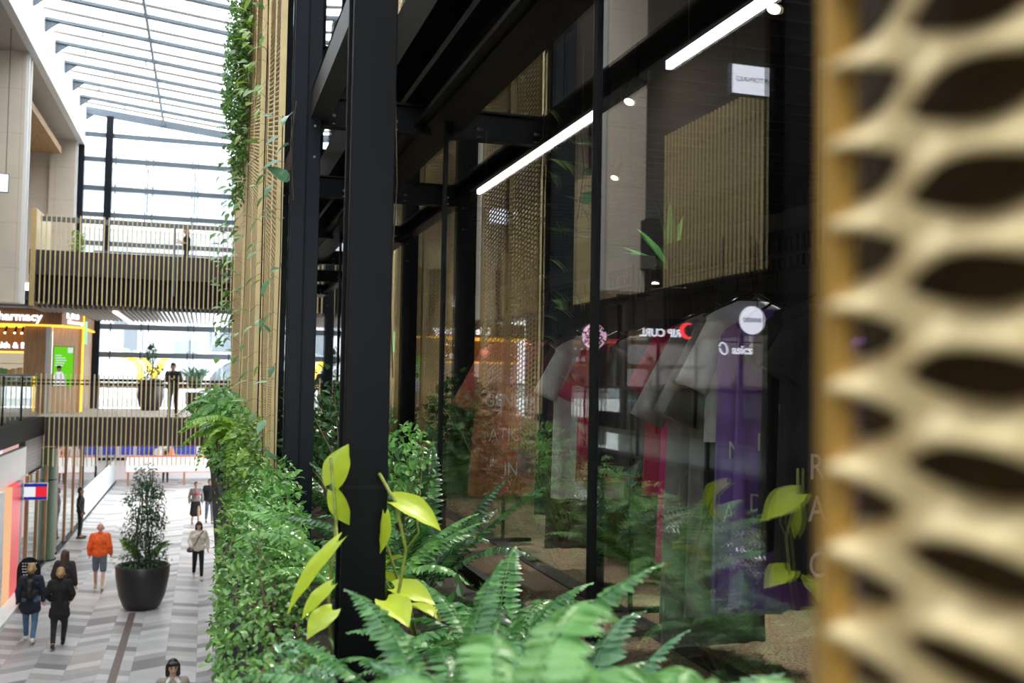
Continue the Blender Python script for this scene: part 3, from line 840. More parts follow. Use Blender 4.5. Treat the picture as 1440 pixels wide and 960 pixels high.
s.tube([(.45, 3.5, SZ), (.42, 3.42, 5.15), (.45, 3.5, 5.4), (.425, 3.5, 5.62)], .006, 7)
s.tube([(.45, 3.5, 5.4), (.43, 3.3, 5.36)], .004, 6).tube([(.69, 3.46, 5.3), (.73, 3.44, 5.36), (.72, 3.44, 5.42)], .004, 6)
s.build('stem', mat('lime_stem', (.22, .26, .04), .5, var=.3, scale=30), t, smooth=True)
t = thing('philodendron', 'lime green philodendron close to the glass, its heart leaf mirrored there', 'plant', (.9, 3.95, SZ))
for p, d, n, L, W in (((.62, 4.15, 5.42), (.3, -.1, -1), (.9, .3, .2), .17, .15), ((.75, 4.3, 5.05), (.6, .2, -.3), (.4, .3, .9), .16, .12), ((.8, 3.9, 5.0), (.5, -.5, 0), (.2, 0, 1), .15, .11)):
    big_leaf(p, d, n, L, W, t, K['leaf_lime'])
MB().tube([(.85, 4.0, SZ), (.74, 4.1, 5.2), (.62, 4.15, 5.42)], .006, 6).tube([(.85, 4.0, SZ), (.78, 4.2, 5.0), (.75, 4.3, 5.05)], .005, 6).tube([(.85, 4.0, SZ), (.8, 3.9, 5.0)], .005, 6).build('stem', bpy.data.materials['lime_stem'], t, smooth=True)

# climbers on the mesh panels
def climber(label, pts, n, L, W, m, seed, kind='oval', side=Vector((-1, -.4, 0)), rad=.09, rs=.004):
    r = random.Random(seed); pts = [Vector(p) for p in pts]
    t = thing('climbing_vine', label, 'climbing plant', tuple(pts[0])); f_ = MB(); s_ = MB()
    s_.tube(pts, rs, 5)
    for i in range(n):
        k = (i + r.random()) / n * (len(pts) - 1); a = int(min(k, len(pts) - 2)); p = pts[a].lerp(pts[a + 1], k - a)
        q = p + side * r.uniform(0, rad) + Vector((r.uniform(-.3, .3), r.uniform(-1, 1), r.uniform(-.6, .6))) * rad
        d = (side + rdir(r, -.5) * .9).normalized()
        s_.tube([p, (p + q) / 2 + Vector((0, 0, .02)), q], .0015, 4)
        leaf(f_, q, d, Vector((-.35, -.3, 1)) + rdir(r, 0) * .4, L * r.uniform(.7, 1.15), W * r.uniform(.7, 1.15), .22, .35, kind)
    f_.build('foliage', m, t, raw=True); s_.build('stem', K['twig'], t)
    return t
climber('thin vine with broad leaves climbing the first mesh panel', [(.42, 7.3, 5.0), (.4, 7.6, 6.0), (.41, 7.9, 7.2), (.42, 8.2, 8.4), (.41, 8.5, 9.4)], 46, .13, .06, K['leaf_ivy'], 41, rad=.11)
climber('vine with glossy leaves on the near edge of the first mesh panel', [(.45, 6.62, 5.0), (.44, 6.66, 5.8), (.45, 6.64, 6.7), (.44, 6.62, 7.6)], 16, .12, .055, K['leaf_blue'], 42, rad=.07)
climber('pale vine trailing down the second mesh panel', [(.40, 10.4, 11.6), (.39, 10.6, 9.8), (.38, 10.9, 8.2), (.39, 11.4, 6.8), (.38, 11.8, 5.6)], 80, .13, .07, K['leaf_ivy'], 43, rad=.16)
climber('leafy vine trailing beside the ivy down to the planter', [(.34, 12.8, 10.2), (.32, 12.9, 8.8), (.3, 13.2, 7.4), (.31, 13.1, 6.2)], 150, .12, .075, K['leaf_fern'], 44, rad=.17)
climber('yellow green vine hanging beside the ivy mass', [(.42, 10.0, 10.6), (.41, 10.1, 9.4), (.41, 10.2, 8.6)], 34, .15, .09, leafmat('yellow_green_leaf', (.2, .38, .03), (.42, .55, .08)), 45, rad=.1)
climber('sparse monstera stem standing off the second column', [(.5, 6.33, 7.0), (.47, 6.3, 7.35), (.5, 6.3, 7.62)], 4, .14, .09, K['leaf_blue'], 46, kind='heart', rad=.08)
climber('thin vine hanging by the column gap against the dark facade', [(.68, 7.2, 8.6), (.68, 7.2, 8.2), (.66, 7.15, 7.7)], 7, .08, .05, K['leaf_ivy'], 47, rad=.06)
climber('trailing vine hanging from the beam in front of the third pane', [(1.0, 5.6, 7.5), (1.02, 5.6, 7.0), (1.0, 5.65, 6.4), (1.02, 5.6, 5.9)], 22, .12, .05, K['leaf_ivy'], 48, rad=.1)
t = shrub('hanging_ivy', 'dense small leaved ivy mass hanging over the mesh against the skylight', 'ivy', (.4, 12.9, 10.9),
          [(.31, 12.9, 10.3, .17, .5, .55), (.28, 12.9, 9.6, .2, .5, .65), (.32, 13, 8.9, .15, .45, .45), (.33, 13, 8.35, .09, .35, .4)], 4300, .05, .034, K['leaf_small'], 50)
# ---------------------------------------------------------------- people
def capsule(m_, a, b, ra, rb, n=10):
    a, b = Vector(a), Vector(b); d = b - a; L = d.length
    d = d / L if L > 1e-6 else Vector((0, 0, 1)); x = d.orthogonal().normalized(); y = d.cross(x)
    rings = [(a - d * ra * math.cos(t), ra * math.sin(t)) for t in (0.05, .5, 1.0, PI / 2)] + [(b + d * rb * math.cos(t), rb * math.sin(t)) for t in (PI / 2, 1.0, .5, .05)]
    o = len(m_.v)
    for c, r in rings:
        for k in range(n):
            t = 2 * PI * k / n; m_.v.append(tuple(c + (x * math.cos(t) + y * math.sin(t)) * r))
    for i in range(len(rings) - 1):
        for k in range(n):
            p = o + i * n + k; q = o + i * n + (k + 1) % n; m_.f.append((p, q, q + n, p + n))
    m_.f.append(tuple(o + k for k in range(n))[::-1]); m_.f.append(tuple(o + (len(rings) - 1) * n + k for k in range(n)))

def fuse(m_, name, m, parent, vox=.012, smooth=3):
    """union of overlapping volumes as one continuous skin"""
    bm = bpy.data.meshes.new(name); bm.from_pydata(m_.v, [], m_.f); bm.update()
    o = bpy.data.objects.new('tmp', bm); COL.objects.link(o)
    r = o.modifiers.new('r', 'REMESH'); r.mode = 'VOXEL'; r.voxel_size = vox; r.use_smooth_shade = True
    s = o.modifiers.new('s', 'SMOOTH'); s.iterations = smooth; s.factor = .5
    dg = bpy.context.evaluated_depsgraph_get()
    me = bpy.data.meshes.new_from_object(o.evaluated_get(dg)); me.name = name
    bpy.data.objects.remove(o); bpy.data.meshes.remove(bm)
    me.materials.clear(); me.shade_smooth()
    return obj(name, me, m, parent)

SKIN = {'fair': mat('fair_skin', (.62, .38, .28), .5, sub=.1), 'tan': mat('tan_skin', (.45, .26, .17), .5, sub=.1), 'brown': mat('brown_skin', (.28, .15, .09), .5, sub=.1)}
HAIR = {'black': mat('black_hair', (.012, .010, .010), .45), 'brown': mat('brown_hair', (.07, .04, .025), .5), 'blond': mat('blond_hair', (.42, .25, .10), .5), 'grey': mat('grey_hair', (.45, .44, .42), .6)}
CL = {}
def cloth(name, col, rough=.85):
    if name not in CL: CL[name] = mat(name, col, rough, var=.18, scale=9, bump=.25)
    return CL[name]
EYE = mat('dark_eye', (.02, .015, .012), .2); LIP = mat('lips', (.45, .16, .13), .5)
WALK = dict(LK=(.10, -.12, .47), LA=(.10, -.25, .09), LT=(.11, -.40, .05), RK=(-.10, .02, .46), RA=(-.10, .26, .14), RT=(-.10, .15, .03))
STAND = dict(LK=(.10, -.02, .47), LA=(.11, .02, .08), LT=(.13, -.15, .03), RK=(-.10, -.02, .47), RA=(-.11, .02, .08), RT=(-.13, -.15, .03))
ARMS = dict(LE=(.25, .05, 1.13), LW=(.25, -.05, .89), RE=(-.25, .05, 1.13), RW=(-.25, -.05, .89))

def person(label, loc, rz, H, skin, hair, hstyle, top, bottom, shoe, legs=WALK, arms=ARMS, jacket_len=.86, jw=.03, bkind='trousers', lean=0.0, headturn=(0, 0), bare_legs=False, short=False, sleeves=True, bothgap=0, collar=None):
    t = thing('person', label, 'person', (0, 0, 0))
    sk = SKIN[skin]; J = dict(legs); J.update(arms)
    def lz(p):                       # lean the trunk forward about the hips
        x, y, z = p
        if z <= .92 or not lean: return Vector(p)
        h = z - .92; return Vector((x, y * math.cos(lean) - h * math.sin(lean), .92 + h * math.cos(lean) + y * math.sin(lean) * 0))
    SHL, SHR = lz((.175, .01, 1.395)), lz((-.175, .01, 1.395))
    LE, LW, RE, RW = [Vector(J[k]) for k in ('LE', 'LW', 'RE', 'RW')]
    LK, LA, LT, RK, RA, RT = [Vector(J[k]) for k in ('LK', 'LA', 'LT', 'RK', 'RA', 'RT')]
    HL, HR = Vector((.085, 0, .90)), Vector((-.085, 0, .90))
    ht = Matrix.Rotation(headturn[0], 3, 'Z') @ Matrix.Rotation(headturn[1], 3, 'X')
    nb = lz((0, .01, 1.45))
    def hd(p):                       # head-space: origin at the neck base
        return nb + ht @ (Vector(p) - Vector((0, .01, 1.45)))
    b = MB()
    capsule(b, (-.07, 0, .93), (.07, 0, .93), .10, .10); capsule(b, lz((-.055, 0, 1.1)), lz((.055, 0, 1.1)), .092, .092)
    capsule(b, (0, 0, .95), lz((0, 0, 1.3)), .10, .11)
    capsule(b, lz((-.08, 0, 1.29)), lz((.08, 0, 1.29)), .105, .105); capsule(b, SHL, SHR, .055, .055)
    capsule(b, lz((0, .01, 1.38)), hd((0, 0, 1.52)), .058, .05)
    capsule(b, hd((0, .012, 1.60)), hd((0, .01, 1.635)), .082, .082); capsule(b, hd((0, -.03, 1.53)), hd((0, -.02, 1.6)), .048, .072)
    capsule(b, hd((0, -.088, 1.60)), hd((0, -.104, 1.565)), .009, .014)
    for s_ in (-1, 1): capsule(b, hd((s_ * .082, .01, 1.565)), hd((s_ * .086, .018, 1.60)), .012, .015)
    for S, E, Wr, sg in ((SHL, LE, LW, 1), (SHR, RE, RW, -1)):
        capsule(b, S, E, .048, .038); capsule(b, E, Wr, .037, .025)
        d = (Wr - E).normalized(); side = Vector((0, -1, 0)) - d * d.dot(Vector((0, -1, 0)))
        side = side.normalized() if side.length > .2 else Vector((sg, 0, 0)); inn = d.cross(side).normalized()
        P = Wr + d * .07
        capsule(b, Wr, P, .024, .026); capsule(b, P + side * .022, P - side * .022, .02, .018)
        curl = -inn * sg if True else inn
        for k, (o_, L_) in enumerate(((.033, .068), (.011, .078), (-.011, .072), (-.031, .056))):
            q = P + side * o_ + d * .012; q2 = q + d * L_ * .5 + curl * .006; q3 = q2 + d * L_ * .42 + curl * .022
            capsule(b, q, q2, .0105, .0095, 6); capsule(b, q2, q3, .0095, .008, 6)
        th = Wr + d * .035 + side * .02; capsule(b, th, th + side * .028 + d * .03, .012, .011, 6); capsule(b, th + side * .028 + d * .03, th + side * .033 + d * .06 + curl * .008, .0105, .009, 6)
    for Hp, Kn, An, To in ((HL, LK, LA, LT), (HR, RK, RA, RT)):
        capsule(b, Hp, Kn, .085, .055); capsule(b, Kn, An, .054, .038); capsule(b, An, To, .04, .03)
    fuse(b, 'body', sk, t, .0085, 2)
    # face
    e = MB()
    for s_ in (-1, 1):
        MB().sphere(tuple(hd((s_ * .031, -.079, 1.607))), .0105, 8, 6).build('eye', EYE, t, smooth=True)
        capsule(e, hd((s_ * .018, -.086, 1.628)), hd((s_ * .048, -.074, 1.629)), .005, .004, 6)
    e.build('eyebrows', HAIR[hair] if hair else HAIR['grey'], t, smooth=True)
    mo = MB(); capsule(mo, hd((-.02, -.083, 1.537)), hd((.02, -.083, 1.537)), .007, .007, 6); mo.build('mouth', LIP, t, smooth=True)
    # hair
    if hair:
        h = MB(); capsule(h, hd((0, .028, 1.615)), hd((0, .02, 1.655)), .092, .088)
        if hstyle in ('bob', 'long'):
            zz = 1.50 if hstyle == 'bob' else 1.34
            for s_ in (-1, 1): capsule(h, hd((s_ * .07, .015, 1.63)), hd((s_ * .08, .0, zz)), .04, .035)
            capsule(h, hd((0, .06, 1.62)), hd((0, .075, zz)), .075, .06 if hstyle == 'bob' else .085)
            capsule(h, hd((-.05, -.055, 1.665)), hd((.05, -.055, 1.665)), .035, .035)
        elif hstyle == 'bun': capsule(h, hd((0, .1, 1.60)), hd((.015, .135, 1.585)), .05, .045); capsule(h, hd((0, .05, 1.57)), hd((0, .06, 1.54)), .065, .045)
        elif hstyle == 'tied': capsule(h, hd((0, .05, 1.57)), hd((0, .085, 1.5)), .06, .04)
        elif hstyle == 'short': capsule(h, hd((0, .04, 1.58)), hd((0, .03, 1.64)), .078, .086)
        fuse(h, 'hair', HAIR[hair], t, .01, 2)
    # upper garment
    j = MB(); g = jw
    capsule(j, lz((-.07, 0, 1.1)), lz((.07, 0, 1.1)), .085 + g, .085 + g); capsule(j, lz((-.08, 0, 1.28)), lz((.08, 0, 1.28)), .105 + g, .105 + g)
    capsule(j, (-.08, 0, jacket_len + .08), (.08, 0, jacket_len + .08), .1 + g, .1 + g)
    capsule(j, (0, 0, jacket_len + .08), lz((0, 0, 1.3)), .10 + g, .11 + g)
    capsule(j, SHL, SHR, .052 + g * .8, .052 + g * .8); capsule(j, lz((0, .015, 1.42)), lz((0, .02, 1.455)), .065 + g * .3, .056 + g * .4)
    if jacket_len < .8: capsule(j, (-.08, 0, jacket_len), (.08, 0, jacket_len), .11 + g, .11 + g)
    for S, E, Wr in ((SHL, LE, LW), (SHR, RE, RW)):
        if sleeves == 'short': capsule(j, S, S.lerp(E, .75), .05 + g, .05 + g)
        else: capsule(j, S, E, .048 + g, .042 + g * .9); capsule(j, E, E.lerp(Wr, .93), .042 + g * .9, .03 + g * .8)
    fuse(j, 'jacket' if jw > .025 else 'top', top, t, .013, 3)
    if collar:
        c_ = MB(); capsule(c_, lz((-.05, -.04, 1.44)), lz((-.09, -.1, 1.395)), .035, .03); capsule(c_, lz((.05, -.04, 1.44)), lz((.09, -.1, 1.395)), .035, .03); capsule(c_, lz((-.05, .05, 1.45)), lz((.05, .05, 1.45)), .035, .035)
        fuse(c_, 'collar', collar, t, .01, 2)
    # lower garment
    q = MB(); capsule(q, (-.075, 0, .94), (.075, 0, .94), .11, .11)
    if bkind == 'skirt':
        for i in range(9):
            z = .94 - i * .06; capsule(q, (-.07 - i * .004, 0, z), (.07 + i * .004, 0, z), .115 + i * .002, .115 + i * .002)
    else:
        for Hp, Kn, An in ((HL, LK, LA), (HR, RK, RA)):
            if bkind == 'shorts': capsule(q, Hp, Hp.lerp(Kn, .85), .098, .085)
            else: capsule(q, Hp, Kn, .095, .068); capsule(q, Kn, Kn.lerp(An, .92), .067, .052)
    fuse(q, bkind, bottom, t, .013, 3)
    for An, To in ((LA, LT), (RA, RT)):
        s_ = MB(); dd = (To - An); back = An - Vector((dd.x, dd.y, 0)).normalized() * .045 + Vector((0, 0, -.045)); tip = To + Vector((dd.x, dd.y, 0)).normalized() * .03
        capsule(s_, back, tip, .044, .036); capsule(s_, An + Vector((0, 0, -.015)), back, .045, .042)
        fuse(s_, 'shoe', shoe, t, .01, 2)
    t.scale = (H / 1.72,) * 3; t.location = loc; t.rotation_euler[2] = rz

    return t

def bag(parent, name, mb, m): return fuse(mb, name, m, parent, .012, 2)
navy = cloth('navy_jacket', (.016, .02, .035)); blk = cloth('black_cloth', (.01, .01, .011)); denim = cloth('blue_denim', (.09, .16, .27)); white_shoe = mat('white_trainers', (.7, .68, .64), .6)
black_shoe = mat('black_shoes', (.015, .015, .015), .4); orange = cloth('orange_jacket', (.86, .12, .012), .6)
p = person('person walking away in a dark navy jacket with a black backpack and blue jeans', (-3.5, 24.05, 0), PI, 1.70, 'fair', 'blond', 'bun', navy, denim, white_shoe, jacket_len=.74)
q = MB(); capsule(q, (0, .19, 1.12), (0, .19, 1.32), .12, .11); capsule(q, (-.07, .2, 1.1), (.07, .2, 1.1), .1, .1); capsule(q, (0, .27, 1.1), (0, .27, 1.18), .07, .07)
for s_ in (-1, 1): capsule(q, (s_ * .1, .12, 1.4), (s_ * .11, -.08, 1.42), .022, .02); capsule(q, (s_ * .11, -.08, 1.42), (s_ * .12, -.13, 1.2), .02, .02)
bag(p, 'backpack', q, mat('black_nylon', (.008, .008, .009), .55))
p = person('person walking away in a black coat and black trousers, fair hair tied in a bun', (-2.84, 23.45, 0), PI, 1.70, 'fair', 'blond', 'bun', blk, cloth('charcoal_trousers', (.02, .02, .024)), black_shoe, jacket_len=.72,
           arms=dict(LE=(.26, .04, 1.15), LW=(.2, -.14, 1.0), RE=(-.26, .04, 1.15), RW=(-.2, -.14, 1.0)), legs=dict(LK=WALK['RK'][:0] + (.10, .02, .46), LA=(.08, .26, .14), LT=(.08, .15, .03), RK=(-.10, -.12, .47), RA=(-.06, -.25, .09), RT=(-.06, -.40, .05)))
person('person with long dark hair in a dark coat walking ahead of the fair haired pair', (-3.05, 25.9, 0), PI - .3, 1.66, 'fair', 'brown', 'long', cloth('dark_brown_coat', (.03, .024, .022)), blk, black_shoe, jacket_len=.7, jw=.04)
p = person('bald person in a bright orange jacket and grey shorts walking away', (-2.6, 29.4, 0), PI, 1.80, 'fair', None, '', orange, cloth('slate_shorts', (.12, .16, .2)), mat('cream_trainers', (.62, .58, .42), .6), bkind='shorts', jacket_len=.88, jw=.035,
           arms=dict(LE=(.245, .06, 1.12), LW=(.25, -.08, .9), RE=(-.245, .06, 1.12), RW=(-.26, -.12, .9)))
x = MB().box(-.42, -.24, -.30, -.05, .80, .815); x.build('magazine', mat('magazine_cover', (.35, .36, .38), .4, var=.6, scale=14), p)
p = person('person in a cream hoodie and black trousers with a small dark shoulder bag', (-.04, 30.4, 0), .05, 1.63, 'fair', 'black', 'bob', cloth('cream_hoodie', (.72, .68, .56)), blk, white_shoe, jacket_len=.86, jw=.03,
           arms=dict(LE=(.26, .03, 1.14), LW=(.27, -.1, .92), RE=(-.26, .03, 1.14), RW=(-.22, -.16, 1.0)))
q = MB(); capsule(q, (-.27, -.06, .88), (-.2, -.06, .88), .075, .075); capsule(q, (-.26, -.05, .92), (-.22, -.05, 1.0), .05, .03)
bag(p, 'shoulder_bag', q, mat('slate_leather', (.06, .065, .08), .4))
q = MB(); q.tube([(.13, -.05, 1.46), (.0, -.155, 1.28), (-.14, -.12, 1.0)], .012, 6); q.build('bag_strap', mat('dark_leather', (.02, .02, .022), .5), p)
person('person in a grey cardigan over a red top with a black midi skirt', (-.2, 41.2, 0), .1, 1.68, 'tan', 'brown', 'tied', cloth('grey_cardigan', (.2, .17, .16)), blk, black_shoe, bkind='skirt', jacket_len=.9, jw=.02)
x = bpy.data.objects['person.005'] if 'person.005' in bpy.data.objects else None
if x is not None:
    q = MB(); capsule(q, (-.03, -.085, 1.24), (.03, -.085, 1.24), .065, .065); q2 = fuse(q, 'red_front', cloth('red_knit', (.5, .02, .03)), None, .012, 2)
    q2.parent = x
person('person in a black jumper and grey jeans beside the one in the long skirt', (.32, 41.6, 0), .05, 1.74, 'tan', 'black', 'short', blk, cloth('grey_jeans', (.11, .14, .18)), black_shoe, jw=.045, jacket_len=.88)
person('grey haired person in an open black jacket over a pale shirt, far down the lane', (.75, 46.0, 0), 0, 1.76, 'fair', 'grey', 'short', cloth('dark_open_jacket', (.03, .03, .033)), blk, black_shoe, legs=STAND)
person('dark haired person in black half hidden by the ferns at the lane edge', (.72, 42.4, 0), .2, 1.66, 'tan', 'black', 'long', blk, blk, black_shoe, jacket_len=.7)
p = person('person in a beige tweed dress with a white collar holding a paper cup', (-.33, 15.75, 0), .1, 1.66, 'fair', 'black', 'bob', cloth('beige_tweed', (.40, .35, .29)), cloth('beige_tweed_skirt', (.4, .35, .29)), black_shoe, bkind='skirt', jw=.018, sleeves='short', jacket_len=.86,
           collar=cloth('white_collar', (.8, .79, .76)), arms=dict(LE=(.26, .04, 1.14), LW=(.27, -.06, .9), RE=(-.26, .0, 1.14), RW=(-.18, -.22, 1.16)))
MB().lathe([(.028, 0), (.036, .1), (.038, .1), (.038, .11), (.001, .112)], 20, (-.145, -.285, 1.14)).build('paper_cup', mat('paper_cup_white', (.78, .76, .72), .6), p, smooth=False)
q = MB()
for i in range(4): MB().sphere((0, -.137, 1.36 - i * .06), .009, 8, 6).build('button', K['black'], p)
person('person in black standing still beside the timber framed shop window', (-4.1, 38.6, 0), PI / 2, 1.80, 'brown', 'black', 'short', blk, blk, mat('brown_shoes', (.12, .06, .03), .5), legs=STAND, jacket_len=.86, jw=.024)
p = person('person in a black polo shirt leaning on the lower footbridge rail', (-.98, 34.55, 4.5), 0, 1.80, 'tan', 'black', 'short', cloth('black_polo', (.013, .015, .022)), blk, black_shoe, legs=STAND, lean=.38, headturn=(-.2, .35),
           arms=dict(LE=(.23, -.44, 1.13), LW=(.02, -.52, 1.17), RE=(-.22, -.44, 1.13), RW=(-.13, -.42, 1.36)), sleeves=True, jw=.024)
p = person('person with fair hair in black looking at a phone on the upper footbridge', (-.72, 35.9, 9.3), -PI / 2, 1.64, 'fair', 'blond', 'tied', blk, blk, black_shoe, legs=STAND, headturn=(0, .25),
           arms=dict(LE=(.2, -.05, 1.14), LW=(.06, -.28, 1.22), RE=(-.2, -.02, 1.13), RW=(-.1, -.26, 1.16)), sleeves='short', jw=.02)
MB().box(-.005, .07, -.40, -.385, 1.22, 1.36).build('phone', K['black'], p)
person('person in an orange top far beyond the white barrier', (-1.9, 57.5, 0), PI, 1.72, 'tan', 'black', 'short', cloth('pale_orange_top', (.8, .32, .16)), navy, black_shoe, legs=STAND)
# ---------------------------------------------------------------- the shop behind the glass
RX, RZ = 2.5, 6.49
def rack(label, ya, yb):
    t = thing('clothes_rack', label, 'clothes rack', (RX, (ya + yb) / 2, 4.5))
    MB().box(RX - .03, RX + .14, ya, yb, 6.60, 6.68).build('top_shelf', K['black_matt'], t)
    MB().tube([(RX, ya, RZ), (RX, yb, RZ)], .013).build('rail', K['black'], t)
    for y in (ya, yb):
        MB().tube([(RX, y, 4.5), (RX, y, 6.62)], .016).build('upright', K['black'], t)
        MB().box(RX - .25, RX + .25, y - .025, y + .025, 4.5, 4.53).build('foot', K['black'], t)
    q = MB(); k = int((yb - ya) / .05)
    for i in range(k): q.box(RX + .1, RX + .112, ya + i * .05, ya + i * .05 + .012, 6.45, 6.6)
    q.box(RX + .1, RX + .112, ya, yb, 6.43, 6.45); q.build('slatted_back', K['black'], t)
    return t
rack('black clothes rack behind the pane nearest the gold mesh', 2.9, 5.1)
rack('black clothes rack in the second bay, holding the coral garment', 5.6, 8.3)

LETTER = mat('pale_print', (.8, .78, .8), .7)
def garment(label, cat, y, ztop, zbot, wd, m, sleeve=.28, text=(), flare=1.12, x=RX + .03, rz=0, seed=0, tmat=None, tsize=.15, tx=-.06, dep=.055, name='hanging_shirt'):
    r = random.Random(seed * 7 + 3)
    t = thing(name, label, cat, (0, 0, 0)); b = MB(); n = 40; L = ztop - zbot
    ph = [r.uniform(0, 6) for _ in range(4)]; rows = []
    for i in range(19):
        v = i / 18
        if v < .1: hw = .085 + (wd / 2 - .085) * (v / .1) ** .8; z = -.075 * v / .1 * 1.0
        else: hw = wd / 2 * (1 + (flare - 1) * (v - .1) / .9); z = -.075 - (L - .075) * (v - .1) / .9
        ring = []
        for k in range(n):
            a = 2 * PI * k / n; c, s_ = math.cos(a), math.sin(a)
            px = hw * (abs(c) ** .8) * (1 if c > 0 else -1)
            fold = v * (.020 * math.sin(7 * px / wd * PI + ph[0]) + .012 * math.sin(13 * px / wd * PI + ph[1] + v * 2))
            py = dep * (.5 + .5 * v) * s_ + fold
            ring.append((px, py, z))
        rows.append(ring)
    o = len(b.v)
    for rg in rows: b.v += rg
    for i in range(len(rows) - 1):
        for k in range(n):
            p, q = o + i * n + k, o + i * n + (k + 1) % n; b.f.append((p, p + n, q + n, q))
    b.f.append(tuple(o + k for k in range(n)))
    if sleeve:
        for s_ in (-1, 1):
            o = len(b.v); cols = 9
            dv = Vector((s_ * .42, 0, -.9)).normalized(); uu = Vector((.9, 0, s_ * .42)).normalized()
            p0 = Vector((s_ * (wd / 2 - .075), 0, -.10))
            for i in range(cols):
                v = i / (cols - 1); c = p0 + dv * (v * sleeve)
                for k in range(16):
                    a = 2 * PI * k / 16; w_ = .062 + .03 * v
                    q_ = c + uu * (w_ * math.cos(a)); fo = .010 * v * math.sin(3 * a + ph[3])
                    b.v.append((q_.x, (.045 + .015 * v) * math.sin(a) + fo, q_.z))
            for i in range(cols - 1):
                for k in range(16):
                    p, q = o + i * 16 + k, o + i * 16 + (k + 1) % 16; b.f.append((p, p + 16, q + 16, q))
            b.f.append(tuple(o + k for k in range(16))); b.f.append(tuple(o + (cols - 1) * 16 + k for k in range(16)))
    b.build('cloth', m, t, smooth=True)
    h = MB(); h.tube([(-wd / 2 + .05, 0, -.05), (0, 0, .05), (wd / 2 - .05, 0, -.05)], .008, 6); h.tube([(0, 0, .05), (0, 0, .10), (0, 0, RZ - ztop + .02 - .03)], .003, 6)
    zz = RZ - ztop; h.tube([(.0, 0, zz - .01), (.022, 0, zz + .0), (.012, 0, zz + .02), (-.012, 0, zz + .02), (-.018, 0, zz + .005)], .003, 6)
    h.build('hanger', K['black'], t, smooth=True)
    for k, (s_, fz) in enumerate(text):
        me_d = dep * (.5 + .5 * fz) + .03
        lettering(s_, tsize, tmat or LETTER, t, (tx, -me_d, -.04 - fz * L), depth=.001, name='printed_lettering', sx=.8)
    t.location = (x, y, ztop); t.rotation_euler[2] = rz
    return t
coral = cloth('coral_red_jersey', (.48, .10, .085)); mag = cloth('magenta_jersey', (.42, .03, .2)); crim = cloth('crimson_jersey', (.42, .012, .07))
purp = cloth('purple_jersey', (.20, .09, .40)); wht = cloth('white_jersey', (.62, .64, .62)); greyc = cloth('sheer_grey_cloth', (.25, .235, .245)); blkc = cloth('black_jersey', (.012, .012, .014))
pleat = cloth('grey_green_tweed', (.17, .18, .155)); maroon = cloth('dark_maroon_cloth', (.09, .012, .03)); pinkc = cloth('hot_pink_cloth', (.62, .02, .22))
# far group (second pane), from the back of the rail to the front
garment('long black garment at the far end of the second rack', 'shirt', 8.05, 6.2, 5.0, .5, blkc, seed=1)
garment('long coral red printed garment on the second rack', 'shirt', 7.72, 6.22, 4.97, .56, coral, .5, (('GENERA', .36), ('ATION', .58), ('IN', .8)), 1.25, x=RX - .12, seed=2, tx=-.02)
garment('magenta printed garment on the second rack, next to the coral one', 'shirt', 7.05, 6.2, 5.2, .56, mag, .3, (('TOR', .45), ('ATIL', .72)), 1.1, seed=3)
garment('black garment hanging between the magenta and white ones', 'shirt', 6.72, 6.22, 4.95, .5, blkc, seed=4)
garment('dark maroon garment on the second rack', 'shirt', 6.52, 6.24, 4.75, .48, maroon, seed=5)
garment('white tee shirt with loose sleeves on the second rack', 'shirt', 6.26, 6.2, 5.12, .5, wht, .34, (), 1.05, x=RX - .02, seed=6)
garment('crimson garment right after the white tee shirt', 'shirt', 6.08, 6.18, 5.25, .52, crim, .34, (), 1.1, x=RX + .1, seed=7)
garment('black garment at the near end of the second rack', 'shirt', 5.86, 6.2, 5.3, .5, blkc, x=RX + .2, seed=8)
# near group (first pane)
garment('narrow crimson garment at the far end of the near rack', 'shirt', 4.88, 6.22, 5.3, .5, crim, .3, (), seed=9)
garment('hot pink garment peeping out low behind the grey one', 'shirt', 4.76, 6.2, 4.95, .45, pinkc, 0, (), seed=10)
garment('sheer grey long dress on the near rack', 'dress', 4.62, 6.26, 4.68, .5, greyc, .5, (), 1.2, seed=11)
garment('second sheer grey long dress, just in front of the first', 'dress', 4.46, 6.28, 4.75, .48, greyc, .5, (), 1.15, x=RX + .06, seed=12)
garment('grey green pleated skirt showing below the grey dresses', 'skirt', 4.53, 5.5, 4.6, .4, pleat, 0, (), 1.5, x=RX - .02, seed=13, name='hanging_skirt')
garment('black jacket hanging between grey dress and white tee shirt', 'jacket', 4.32, 6.27, 5.2, .52, blkc, .5, (), x=RX + .08, seed=14, name='hanging_jacket')
garment('white tee shirt on the near rack with one sleeve towards the glass', 'shirt', 4.28, 6.3, 5.62, .5, wht, .36, (), 1.02, x=RX + .04, seed=15)
garment('long purple printed garment right after the white tee shirt', 'dress', 4.12, 6.2, 4.85, .40, purp, 0, (('EER', .16), ('NERA', .42), ('ATION', .63)), 1.15, x=RX - .03, seed=16, tx=-.07, tsize=.115)
garment('second long purple printed garment in front of the other', 'dress', 4.0, 6.24, 4.9, .40, purp, 0, (('RE', .18), ('ERA', .42), ('DION', .62)), 1.15, x=RX + .0, seed=17, tx=-.06, tsize=.115)
garment('black garment with pale letters in a ring', 'shirt', 3.72, 6.25, 5.2, .54, blkc, .2, (('ORA', .14), ('E', .3), ('EXAL', .42)), x=RX + .03, seed=18, tx=-.12, tsize=.13)
garment('black garment with sparse pale letters', 'shirt', 3.58, 6.22, 5.1, .54, blkc, .2, (('R', .55), ('A', .7), ('C', .9)), x=RX + .03, seed=19, tx=-.15)
garment('purple printed garment closest to the gold mesh', 'dress', 3.36, 6.05, 5.02, .40, purp, 0, (('D', .3), ('FI', .4), ('RA', .62), ('FI', .76)), x=RX + .06, seed=20, tx=-.12, tsize=.13)
